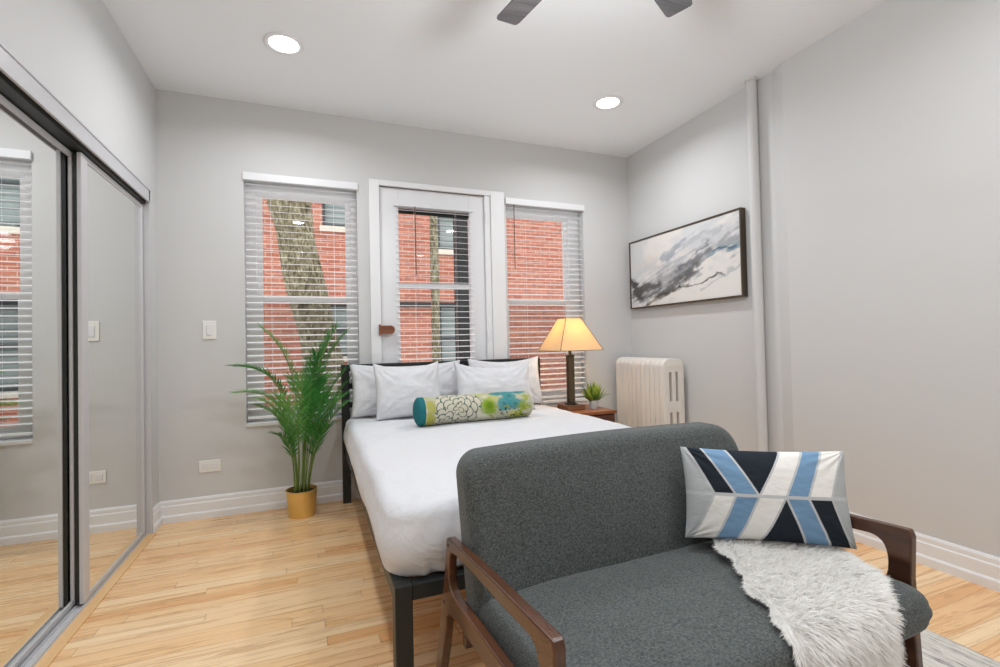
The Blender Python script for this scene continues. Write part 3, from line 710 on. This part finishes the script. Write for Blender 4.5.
SX, SY = 1.955, 3.065
r = thing('potted_succulent', 'small green succulent in a pale concrete pot beside the lamp', 'potted plant', (SX, SY, NZ))
MB().lathe([(.001, 0), (.026, 0), (.033, .03), (.034, .062), (.029, .062), (.028, .052), (.001, .052)], (SX, SY, NZ), 24, False).build('pot', M['concrete'], r, smooth='auto')
def spike_leaf(mb, base, d, L_, w_, droop=.0, n=5):
    d = Vector(d).normalized(); side = d.cross(Vector((0, 0, 1)))
    if side.length < .1: side = Vector((1, 0, 0))
    side.normalize(); nrm = side.cross(d); vs = []
    for i in range(n+1):
        s_ = i/n; p = Vector(base)+d*L_*s_+Vector((0, 0, -droop*s_*s_*L_)); ww = w_*math.sin(PI*min(1, .15+s_*.85))**.8 if i < n else .0005
        vs += [p-side*ww, p-nrm*ww*.35, p+side*ww]
    fs = []
    for i in range(n): a = i*3; fs += [(a, a+1, a+4, a+3), (a+1, a+2, a+5, a+4)]
    mb.add(vs, fs)
mb = MB(); mb2 = MB()
for k in range(80):
    a = random.uniform(0, 2*PI); el = random.uniform(.35, 1.45); L_ = random.uniform(.08, .145)*(.7+.3*math.sin(el))
    d = (math.cos(a)*math.cos(el), math.sin(a)*math.cos(el), math.sin(el)); q = (SX+math.cos(a)*.012, SY+math.sin(a)*.012, NZ+.052)
    spike_leaf(mb if k % 3 else mb2, q, d, L_, random.uniform(.009, .015), -.1)
mb2.tube([(SX, SY, NZ+.05), (SX+.05, SY-.03, NZ+.10), (SX+.11, SY-.05, NZ+.105)], .0014, 5)
mb.build('foliage', M['succ'], r, smooth=True, fix=False); mb2.build('foliage', M['succd'], r, smooth=True, fix=False)

# ================================================================== RADIATOR
RX0, RX1, RZ0, RZ1 = 2.352, 2.535, .02, .884
r = thing('radiator', 'white cast iron column radiator against the right wall', 'radiator', (2.44, 3.05, 0))
wd = (RX1-RX0)
holes = []
for cx in (RX0+wd*.345, RX0+wd*.66):
    for za, zb in ((.57, .79), (.17, .50)): holes.append(rrect(cx-.0125, cx+.0125, za, zb, .012, 4))
outer = rrect(RX0, RX1, .075, RZ1, [.03, .03, .05, .06], 8)
sec = plate_with_holes(outer, holes, .0465, 'y', 0)
first = sec.build('section', M['rad'], r, loc=Vector((-2.44, 2.770-3.05, 0)))
md = first.modifiers.new('bevel', 'BEVEL'); md.width = .0215; md.segments = 5; md.limit_method = 'ANGLE'; md.angle_limit = 1.0
for p in first.data.polygons: p.use_smooth = True
for k in range(1, 11):
    c = first.copy(); COL.objects.link(c); c.parent = r; c.location = Vector((-2.44, 2.770-3.05+k*.0525, 0))
for y in (2.775, 2.775+10*.0525):
    for x in (RX0+.012, RX1-.045): MB().lathe([(.020, 0), (.014, .03), (.014, .09)], (x+.016, y+.02, 0), 12).build('foot', M['rad'], r, smooth='auto')
mb = MB(); mb.tube([(2.40, 3.341, .13), (2.36, 3.365, .13), (2.33, 3.365, .13)], .012, 10); mb.lathe([(.018, 0), (.018, .04), (.010, .045), (.010, .06)], (2.33, 3.365, .11), 14); mb.lathe([(.013, 0), (.013, .12)], (2.33, 3.365, 0), 14)
mb.build('valve', M['rad'], r, smooth='auto')
# ================================================================== PAINTING
PY0, PY1, PZ0, PZ1, PXF = 2.232, 3.365, 1.284, 1.846, XR-.045
r = thing('framed_painting', 'wide abstract grey and white painting in thin dark frame', 'painting', (XR, (PY0+PY1)/2, PZ0))
mb = MB(); f_ = .010
mb.box(PXF, XR-.002, PY0, PY0+f_, PZ0, PZ1); mb.box(PXF, XR-.002, PY1-f_, PY1, PZ0, PZ1); mb.box(PXF, XR-.002, PY0+f_, PY1-f_, PZ0, PZ0+f_); mb.box(PXF, XR-.002, PY0+f_, PY1-f_, PZ1-f_, PZ1)
mb.build('picture_frame', M['canvasedge'], r)
nu, nv = 300, 150
uu, vv = np.meshgrid(np.linspace(0, 1, nu), np.linspace(0, 1, nv))   # u: 0 at the far (left in view) end
Yc = PY1-.012-uu*(PY1-PY0-.024); Zc = PZ0+.012+vv*(PZ1-PZ0-.024)
co = np.stack([np.full_like(uu, PXF+.006), Yc, Zc], -1).reshape(-1, 3)
wx = (vnoise(uu*6, vv*4, 31)-.5)*.16; wy = (vnoise(uu*6+30, vv*4, 32)-.5)*.20
pu, pv = uu+wx, vv+wy; fine = vnoise(uu*22, vv*12, 40); streak = vnoise((uu*.80+vv*.55)*5, (vv*.9-uu*.62)*30, 44, 5)
img = np.ones((nv, nu, 3))*lin(226, 223, 219)
def bl(c, m_):
    global img
    img = img*(1-m_[..., None])+np.array(c)*m_[..., None]
bl(lin(206, 208, 211), sstep(.45, .65, vnoise(uu*3, vv*2.4, 50))*.8)
bl(lin(214, 205, 200), sstep(.5, .7, vnoise(uu*4+9, vv*3, 52))*.5*(uu < .6))
def stroke(a, b, w0, w1, c, k, rag=.5, hard=.35):
    ax, ay = a; bx, by = b; dx, dy = (bx-ax)*2.1, by-ay; L2 = dx*dx+dy*dy
    t_ = np.clip(((pu-ax)*2.1*dx+(pv-ay)*dy)/L2, 0, 1); d_ = np.hypot((pu-ax)*2.1-t_*dx, (pv-ay)-t_*dy)
    w_ = w0+(w1-w0)*t_; q = d_/w_+(streak-.5)*rag*2.6+(fine-.5)*rag*1.6
    bl(c, sstep(1.25, hard*.35, q)*k)
stroke((.10, .20), (1.0, .80), .30, .26, lin(196, 198, 202), .8, .9)
stroke((.12, .14), (.95, .66), .17, .13, lin(150, 152, 156), .75, .9, 1)
stroke((.50, .34), (.80, .62), .09, .07, lin(104, 106, 110), .7, .9)
stroke((.30, .50), (.60, .60), .05, .04, lin(186, 188, 194), .7, .9)
stroke((.18, .08), (.68, .46), .10, .05, lin(92, 92, 92), .8, .9)
stroke((-.02, .50), (.10, .18), .09, .10, lin(66, 66, 66), .97, .5)
stroke((.02, .22), (.30, .30), .10, .05, lin(84, 82, 80), .9, .7)
stroke((.30, .10), (.55, .22), .06, .03, lin(60, 58, 56), .85, .9)
stroke((.45, .18), (.85, .26), .022, .014, lin(66, 68, 70), .9, .6)
stroke((.52, .46), (.78, .72), .035, .03, lin(112, 114, 120), .75, .9)
stroke((.36, .66), (.56, .86), .07, .05, lin(140, 152, 166), .65, 1.0)
stroke((.58, .80), (.86, .90), .04, .03, lin(176, 180, 186), .6, 1.0)
stroke((.78, .52), (1.02, .66), .07, .06, lin(132, 158, 172), .65, .9)
stroke((.82, .56), (.98, .62), .03, .02, lin(70, 96, 116), .8, .9)
stroke((.70, .10), (1.02, .42), .03, .02, lin(176, 182, 186), .7, .9)
stroke((.20, .05), (.34, .12), .03, .02, lin(150, 138, 108), .6, .6)
stroke((.16, .04), (.26, .22), .012, .008, lin(60, 58, 56), .8, .4)
fs = [(j*nu+i, j*nu+i+1, (j+1)*nu+i+1, (j+1)*nu+i) for j in range(nv-1) for i in range(nu-1)]
nb = len(co); back = co.copy(); back[:, 0] += .012
cs = [0, nu-1, nu*nv-1, nu*(nv-1)]
co2 = np.vstack([co, back[cs]]); fs += [(nb+3, nb+2, nb+1, nb)]
for a in range(4):                       # thin canvas edges
    pass
mb = MB(); mb.add(co2.tolist(), fs); cv = mb.build('canvas', vcol('abstract_paint', .6, True, .3, 160), r, smooth=True, fix=False)
c_ = np.vstack([img.reshape(-1, 3), np.tile(lin(220, 220, 220), (4, 1))]); set_pattern(cv, c_)

# ================================================================== PALM
PX, PYY = -.052, 3.215
r = thing('potted_palm', 'tall green feathery palm in a gold pot by the left window', 'potted plant', (PX, PYY, 0))
MB().lathe([(.001, 0), (.074, 0), (.077, .004), (.090, .152), (.094, .156), (.094, .160), (.086, .160), (.084, .135), (.001, .135)], (PX, PYY, 0), 40, False).build('planter', M['gold'], r, smooth='auto')
MB().lathe([(.001, .142), (.04, .146), (.083, .138), (.083, .132)], (PX, PYY, 0), 24, False).build('soil', M['soil'], r, smooth=True)
def bez(p0, p1, p2, p3, t_): return p0*(1-t_)**3+p1*3*t_*(1-t_)**2+p2*3*t_*t_*(1-t_)+p3*t_**3
def frond(bx, by, ctrl, tip, start=.42, LL=.13, nl=30, seed=0, wide=.0042, lm=None):
    rnd = random.Random(seed); p0 = Vector((PX+bx, PYY+by, .14)); p3 = Vector(tip); c2 = Vector(ctrl)
    p1 = Vector((p0.x+(c2.x-p0.x)*.18, p0.y+(c2.y-p0.y)*.18, p0.z+(c2.z-p0.z)*.55)); N = 26
    pts = [bez(p0, p1, c2, p3, i/N) for i in range(N+1)]
    st = MB().tube(pts, [.0046-.0036*i/N for i in range(N+1)], 6).build('stem', M['palmstem'], r, smooth=True)
    mb = MB()
    for k in range(nl):
        tt = start+(1-start)*(k+.5)/nl; p = bez(p0, p1, c2, p3, tt); q = bez(p0, p1, c2, p3, min(1, tt+.02)); tg = (q-p).normalized()
        sd = tg.cross(Vector((0, 0, 1))); 
        if sd.length < .25: sd = tg.cross(Vector((.35, 1, .2)))
        sd.normalize(); up = sd.cross(tg).normalized()
        ll = LL*(.55+.6*math.sin(PI*min(1, (k+.5)/nl*.85+.12)))*rnd.uniform(.85, 1.1)
        for sg in (-1, 1):
            an = math.radians(rnd.uniform(38, 54))*(1-.3*k/nl); d = tg*math.cos(an)+sd*sg*math.sin(an)+up*.22
            d.normalize(); dr_ = rnd.uniform(.05, .22); n = 5; w_ = wide*rnd.uniform(.8, 1.2); vs = []; wv = d.cross(up).normalized()
            for i in range(n+1):
                s_ = i/n; c_p = p+d*ll*s_+Vector((0, 0, -dr_*ll*s_*s_)); c_p.y = min(c_p.y, D-.012); ww = w_*(math.sin(PI*min(1, .2+s_*.8)) if i < n else .05); vs += [c_p-wv*ww, c_p+up*ww*.4, c_p+wv*ww]
            fs = []
            for i in range(n): a = i*3; fs += [(a, a+1, a+4, a+3), (a+1, a+2, a+5, a+4)]
            mb.add(vs, fs)
    mb.build('leaflets', lm, st, loc=Vector((0, 0, 0)), fix=False)
fr_ = [  # base offset, control, tip, start, leaflet length
    ((-.02, .0), (-.03, 3.20, .95), (-.262, 3.14, 1.150), .50, .085),
    ((.02, .01), (.05, 3.24, .94), (.225, 3.22, 1.110), .42, .13),
    ((.0, -.01), (.02, 3.20, .95), (.160, 3.14, 1.140), .42, .14),
    ((.01, .02), (.03, 3.24, .86), (.120, 3.20, 1.060), .42, .14),
    ((.01, .0), (.00, 3.20, .80), (.045, 3.15, .98), .42, .12),
    ((-.03, -.01), (-.10, 3.16, .92), (-.39, 3.02, .930), .55, .10),
    ((-.04, .01), (-.12, 3.20, .80), (-.40, 3.16, .770), .45, .11),
    ((.04, -.01), (.06, 3.20, .72), (.205, 3.22, .860), .38, .13),
    ((.03, .03), (.10, 3.27, .66), (.235, 3.27, .80), .40, .12),
    ((-.03, -.03), (-.10, 3.10, .68), (-.26, 2.98, .74), .40, .12),
    ((-.02, .02), (-.14, 3.24, .64), (-.30, 3.25, .68), .42, .11),
    ((.01, -.04), (.06, 3.06, .64), (.17, 2.93, .74), .38, .13),
    ((-.01, -.03), (-.05, 3.06, .66), (-.15, 2.90, .76), .38, .13),
    ((.03, -.02), (.10, 3.14, .60), (.21, 3.08, .68), .40, .12),
    ((.02, .0), (.04, 3.14, .62), (.07, 3.02, .74), .40, .13),
    ((-.02, -.01), (-.09, 3.15, .60), (-.22, 3.05, .67), .40, .13),
    ((.0, .03), (.02, 3.24, .66), (.03, 3.28, .80), .40, .13),
    ((-.03, .03), (-.09, 3.24, .62), (-.20, 3.28, .74), .40, .13),
    ((.04, .02), (.10, 3.24, .58), (.18, 3.26, .70), .40, .12),
    ((-.04, -.02), (-.10, 3.14, .50), (-.19, 3.06, .53), .42, .09),
    ((.03, -.03), (.05, 3.10, .50), (.10, 3.00, .57), .42, .10),
    ((.0, .0), (-.02, 3.18, .66), (-.06, 3.12, .86), .42, .12),
]
for i, (b_, c2, tip, st_, LL) in enumerate(fr_): frond(b_[0], b_[1], c2, tip, st_, LL, 44 if i < 9 else 30, i, .0034 if i < 6 else .0029, M['palm'] if i % 3 else M['palm2'])

# ================================================================== RUG
o = MB().box(.42, 1.968, -1.2, 1.030, .0005, .011, .003).build('area_rug', M['rug'])
tag(o, 'woven grey and cream striped rug under the loveseat front', 'rug')

# ================================================================== LOVESEAT
SXL, SXR = .345, 1.334; TH = .023; PIV = (.345, .68, 0); SROT = math.radians(2.0)
r = thing('loveseat', 'charcoal grey fabric loveseat with dark walnut frame arms', 'sofa', PIV); r.rotation_euler = (0, 0, SROT)
outer = [(1.217, .530), (.95, .551), (.700, .565), (.678, .566), (.672, .55), (.676, .45), (.668, .25), (.648, .0), (.682, .0), (.712, .25), (.728, .318), (.760, .345),
         (.975, .352), (1.150, .345), (1.215, .336), (1.243, .310), (1.262, .25), (1.362, .0), (1.394, .0), (1.358, .109), (1.289, .322), (1.256, .414), (1.236, .500), (1.230, .525)]
hole = smooth_poly([(1.190, .505), (1.213, .480), (1.218, .415), (1.190, .393), (1.05, .402), (.863, .408), (.765, .412), (.727, .430), (.722, .500), (.745, .532), (.80, .527), (.92, .520), (1.05, .515)], 2)
for x in (SXL, SXR-TH):
    a = plate_with_holes(outer, [hole], TH, 'x', x).build('arm_frame', M['walnut'], r, bevel=.0035)
# seat cushion, backrest
def lift_front(nz):
    nz[:, 2] += (1.15-nz[:, 1])*.06; return nz
def tilt_back(nz):
    z = nz[:, 2]; nz[:, 1] += (z-.36)*.19; return nz
soft_slab('seat', SXL+TH+.006, SXR-TH-.004, .622, 1.185, .322, .425, [.03, .05, .03, .03], .038, M['greyfab'], r, .004, .014, wr=.0025, seed=11, fn=lift_front)
def soft_back():
    """upright cushion: rounded-rectangle outline in X-Z, thickness along Y, tilted back"""
    x0, x1, z0, z1, y0, y1 = SXL+TH+.002, SXR-TH-.002, .375, .748, 1.060, 1.175
    R = [.02, .02, .085, .060]; er = .034; base = rrect(x0, x1, z0, z1, R, 10); pts = []
    for i in range(len(base)):
        a, b = base[i], base[(i+1) % len(base)]; k = max(1, int(math.hypot(b[0]-a[0], b[1]-a[1])/.03))
        for j in range(k): pts.append((a[0]+(b[0]-a[0])*j/k, a[1]+(b[1]-a[1])*j/k))
    cx, cz = (x0+x1)/2, (z0+z1)/2; wx_, hz = (x1-x0)/2, (z1-z0)/2; th_ = y1-y0; prof = []
    for e in (.02, .2, .4, .6, .8, .9, .96): prof.append((None, e, 0))
    for i in range(9): a = PI/2*i/8; prof.append((er*(1-math.sin(a)), 1, er*(1-math.cos(a))))
    for i in range(9): a = PI/2*i/8; prof.append((er*(1-math.cos(a)), 1, th_-er+er*math.sin(a)))
    for e in (.96, .9, .8, .6, .4, .2, .02): prof.append((None, e, th_))
    L = []
    for ins, e, y in prof:
        i_ = er if ins is None else ins; sx, sz = (wx_-i_)/wx_, (hz-i_)/hz; bul = 0.012*(1-e*e)
        row = []
        for px, pz in pts:
            X = cx+(px-cx)*sx*e; Z = cz+(pz-cz)*sz*e; Y = y0+y-(bul if y < th_/2 else -bul*.5)
            Z += .010*math.sin(PI*(X-x0)/(x1-x0))*max(0, (Z-z0)/(z1-z0))
            row.append((X, Y+(Z-z0)*.215, Z))
        L.append(row)
    MB().loft(L).build('backrest', M['greyfab'], r, smooth=True)
soft_back()
mb = MB(); mb.box(SXL+TH, SXR-TH, .700, .722, .270, .325); mb.box(SXL+TH, SXR-TH, 1.16, 1.182, .270, .335); mb.build('seat_rail', M['walnut'], r, bevel=.003)
for x in (SXL+.20, SXR-.22, (SXL+SXR)/2): MB().box(x, x+.03, .722, 1.16, .285, .318).build('seat_support', M['black2'], r)
for x in (SXL-.0008, SXR-TH-.0008):
    mb = MB()
    for (yy_, zz_) in ((1.214, .512), (1.262, .345)):
        MB().tube([(x, yy_, zz_), (x+TH+.0016, yy_, zz_)], .0045, 10).build('screw_cap', M['black2'], r)

# geometric lumbar cushion
GREY, BLK, BLU, WHT, PIP = lin(182, 186, 188), lin(38, 44, 52), lin(118, 152, 184), lin(236, 234, 230), lin(196, 198, 200)
def lumbar_pattern(u, v):
    c = np.zeros(u.shape+(3,)); top = v >= .5
    s_ = np.where(top, (v-.5)*2, (.5-v)*2)      # 0 at the seam, 1 at the edge
    TT = [(.17, .03), (.30, .13), (.44, .28), (.44, .61), (.60, .74), (.735, .855), (.88, .98)]
    BB = [(.17, .04), (.30, .18), (.44, .31), (.60, .45), (.60, .71), (.735, .85), (.88, .97)]
    ct = [GREY, BLK, BLU, BLK, WHT, BLU, WHT, GREY]; cb = [GREY, WHT, BLU, WHT, BLK, BLU, BLK, GREY]
    for is_top, lines, colr in ((True, TT, ct), (False, BB, cb)):
        k = np.zeros(u.shape, int); pip = np.zeros(u.shape, bool)
        for a, b in lines:
            xl = a+(b-a)*s_; k += (u > xl); pip |= np.abs(u-xl) < .0075
        col = np.array(colr)[k]; col[pip] = PIP; msk = top == is_top; c[msk] = col[msk]
    c[np.abs(v-.5) < .016] = PIP
    return c
pillow('lumbar_cushion', 'rectangular blue, black and white geometric cushion on the loveseat', 'cushion', .418, .246, .115, (1.150, .968, .598), math.radians(-35), math.radians(13),
       vcol('patchwork_linen', .9, True, .15, 500), 21, None, pinch=.045, nx=420, nz=230, pattern=lumbar_pattern, wr=.003)

# sheepskin
def sheepskin():
    r = thing('sheepskin_throw', 'fluffy white sheepskin draped over the loveseat seat front', 'sheepskin', PIV); r.rotation_euler = (0, 0, SROT)
    # path over the seat: s -> (y, z, normal)
    top = .464; path = []
    for i in range(25): path.append((1.095-(1.095-.665)*i/24, top+.012*(1-i/24)))
    for i in range(1, 9): a = PI/2*i/8; path.append((.665-.052*math.sin(a), top-.052*(1-math.cos(a))))
    for i in range(1, 13): path.append((.613, top-.052-.20*i/12))
    yy = [p[0] for p in path]; ss = [0]
    for i in range(1, len(path)): ss.append(ss[-1]+math.hypot(path[i][0]-path[i-1][0], path[i][1]-path[i-1][1]))
    ST = ss[-1]
    # left/right edge (x) as function of y on top, continuing down the front
    ks = [-.02, .03, .08, .16, .24, .31, .38, .45, .50, .58, ST]
    lx = [1.12, 1.085, 1.055, 1.005, .965, .915, .875, .842, .832, .815, .81]
    rx = [1.20, 1.235, 1.262, 1.275, 1.272, 1.262, 1.235, 1.150, 1.110, 1.090, 1.06]
    def edge(s_): return np.interp(s_, ks, lx), np.interp(s_, ks, rx)
    def pt(s_, q):
        a, b = edge(s_); wob = .008*math.sin(s_*38)+.006*math.sin(s_*71+1)
        x = a+wob+(b-a-wob+.007*math.sin(s_*45+2))*q
        y = float(np.interp(s_, ss, [p[0] for p in path])); z = float(np.interp(s_, ss, [p[1] for p in path]))
        y2 = float(np.interp(s_+.004, ss, [p[0] for p in path])); z2 = float(np.interp(s_+.004, ss, [p[1] for p in path]))
        tg = Vector((0, y2-y, z2-z));
        if tg.length < 1e-6: tg = Vector((0, 0, -1))
        tg.normalize(); nrm = Vector((0, tg.z, -tg.y)); 
        if nrm.z < 0 or (abs(nrm.z) < 1e-3 and nrm.y > 0): nrm = -nrm
        return Vector((x, y, z)), tg, nrm
    NS, NQ = 60, 22; vs = []; 
    for i in range(NS+1):
        for j in range(NQ+1): vs.append(pt(ST*i/NS, j/NQ)[0])
    n0 = len(vs)
    for i in range(NS+1):
        for j in range(NQ+1):
            p, tg, nm = pt(ST*i/NS, j/NQ); vs.append(p+nm*.006)
    W_ = NQ+1; fs = []
    for o_ in (0, n0):
        for i in range(NS):
            for j in range(NQ): a = o_+i*W_+j; fs.append((a, a+1, a+W_+1, a+W_))
    for i in range(NS):
        for j in (0, NQ): a = i*W_+j; fs.append((a, a+W_, a+W_+n0, a+n0))
    for j in range(NQ):
        for i in (0, NS): a = i*W_+j; fs.append((a, a+1, a+1+n0, a+n0))
    MB().add(vs, fs).build('hide', M['wool'], r, smooth=True)
    rnd = random.Random(5); V = []; Fc = []
    for k in range(34000):
        s_ = rnd.random()**.95*ST; q = rnd.random()
        if rnd.random() < .16: q = rnd.choice((0, 1))
        if rnd.random() < .03: s_ = rnd.choice((0.0, ST))
        p, tg, nm = pt(s_, q); sd = Vector((1, 0, 0))
        cl = vnoise(np.array([p.x*38]), np.array([s_*38]), 3, 2)[0]*2*PI*2; lean = .45
        out = (q-.5)*2; edgy = max(0, abs(out)-.75)*4
        d = nm*(1.0-.45*edgy)+tg*(.75+.25*math.sin(cl))+sd*(.30*math.cos(cl)*.8+out*(.25+.9*edgy))+Vector((rnd.gauss(0, .16), rnd.gauss(0, .16), rnd.gauss(0, .1)))
        if s_ < .02: d += -tg*.8
        d.normalize(); L_ = rnd.uniform(.017, .030)*(1-.15*edgy); w_ = rnd.uniform(.0009, .0017)
        wv = d.cross(nm+Vector((rnd.gauss(0, .25), rnd.gauss(0, .25), rnd.gauss(0, .25)))).normalized(); b0 = len(V)
        curl = Vector((rnd.gauss(0, .18), rnd.gauss(0, .18), -.25))
        p = p+nm*.003
        for i in range(4):
            t_ = i/3; c_ = p+d*L_*t_+curl*L_*t_*t_*.8; ww = w_*(1-.85*t_); V.append(c_-wv*ww); V.append(c_+wv*ww)
        for i in range(3): a = b0+i*2; Fc.append((a, a+1, a+3, a+2))
    w = MB().add(V, Fc).build('wool', M['wool'], r, smooth=True, fix=False); w['kind'] = 'stuff'
sheepskin()

# ================================================================== OUTSIDE
YW = 11.0
b = thing('brick_building', 'red brick neighbouring building seen through the windows', 'building', (0, YW, -1.5))
bw = MB()
wins = [(.31, 1.35, 3.62, 5.0), (.235, 1.05, .80, 1.93), (2.86, 3.85, 3.24, 4.9), (2.86, 3.85, .36, 1.93)]
# wall panels around the openings
xs_ = sorted({-14.0, 18.0, .235, .31, 1.05, 1.35, 2.86, 3.85}); zs_ = sorted({-3.0, 11.0, .36, .80, 1.93, 3.24, 3.62, 4.9, 5.0})
for i in range(len(xs_)-1):
    for j in range(len(zs_)-1):
        cx, cz = (xs_[i]+xs_[i+1])/2, (zs_[j]+zs_[j+1])/2
        if not any(w[0] < cx < w[1] and w[2] < cz < w[3] for w in wins): bw.box(xs_[i], xs_[i+1], YW, YW+.3, zs_[j], zs_[j+1])
bw.build('brick_wall', M['brick'], b, loc=Vector((0, -YW, 1.5)))
for k, (x0, x1, z0, z1) in enumerate(wins):
    f = MB(); s = .06
    f.box(x0, x0+s, YW+.06, YW+.14, z0, z1).box(x1-s, x1, YW+.06, YW+.14, z0, z1).box(x0+s, x1-s, YW+.06, YW+.14, z1-s, z1).box(x0+s, x1-s, YW+.06, YW+.14, z0, z0+s).box(x0+s, x1-s, YW+.08, YW+.13, (z0+z1)/2-.03, (z0+z1)/2+.03)
    fo = f.build('window_frame', paint('dark_window_frame', srgb(64, 70, 70), .5), b, loc=Vector((0, -YW, 1.5)))
    MB().box(x0+s, x1-s, YW+.16, YW+.18, z0+s, z1-s).build('window_blinds', M['extblind'], fo, loc=Vector((0, 0, 0)))
    MB().box(x0-.06, x1+.06, YW-.06, YW+.14, z0-.12, z0).build('stone_sill', M['stone'], b, loc=Vector((0, -YW, 1.5)))
def trunk(pts, rads, seed):
    L = []; N = 40; P = np.array(pts, float); tq = np.linspace(0, 1, len(P))
    for i in range(N+1):
        t_ = i/N; c_ = [float(np.interp(t_, tq, P[:, k])) for k in range(3)]; rr = float(np.interp(t_, tq, rads)); row = []
        for j in range(28):
            a = 2*PI*j/28; k_ = 1+.10*math.sin(a*3+t_*9+seed)+.05*math.sin(a*7-t_*17)+.05*math.sin(a*2+t_*31); row.append((c_[0]+rr*k_*math.cos(a), c_[1]+rr*k_*math.sin(a), c_[2]))
        L.append(row)
    return MB().loft(L)
r = thing('tree', 'thick leaning grey-brown tree trunk outside the left window', 'tree', (.35, 5.5, -3))
trunk([(.42, 5.5, -3), (.30, 5.5, -.5), (.20, 5.5, .45), (.115, 5.5, 1.1), (.01, 5.5, 1.63), (-.10, 5.5, 2.16), (-.20, 5.5, 2.63), (-.45, 5.55, 3.6), (-.8, 5.6, 4.8), (-1.0, 5.6, 7)],
      [.28, .24, .205, .20, .19, .195, .20, .19, .16, .1], 1).build('trunk', M['bark'], r, smooth=True)
def limb(p, q, r0): MB().tube([Vector(p).lerp(Vector(q), k/6)+Vector((.05*math.sin(k*2), .05*math.cos(k*3), .03*math.sin(k))) for k in range(7)], [r0*(1-.12*k) for k in range(7)], 10).build('branch', M['bark'], r, smooth=True)
limb((-.45, 5.55, 3.7), (1.1, 5.9, 6.4), .10); limb((-.8, 5.6, 4.8), (-2.4, 5.4, 6.8), .08)
o = trunk([(1.765, 7.0, -3), (1.765, 7.0, 1), (1.755, 7.0, 2), (1.75, 7.0, 7)], [.062, .062, .06, .055], 2).build('tree', M['bark'], smooth=True)
tag(o, 'slim olive tree trunk seen through the glazed door', 'tree')
o = MB().box(1.815, 2.005, 6.0, 6.19, -3.0, 7.0, .01).build('porch_post', M['black2'])
tag(o, 'black square post outside, at the right of the door glass', 'post')
o = MB().box(1.88, 3.30, 10.78, 10.90, 1.875, 1.975, .01).build('metal_beam', M['black'])
tag(o, 'black horizontal bar across the brick wall behind the door glass', 'beam')
gr = struct('ground_outside', MB().box(-16, 20, D+.5, YW+.3, -3.1, -3.0), paint('grey_paving', srgb(150, 148, 142), .9, .1, 4))
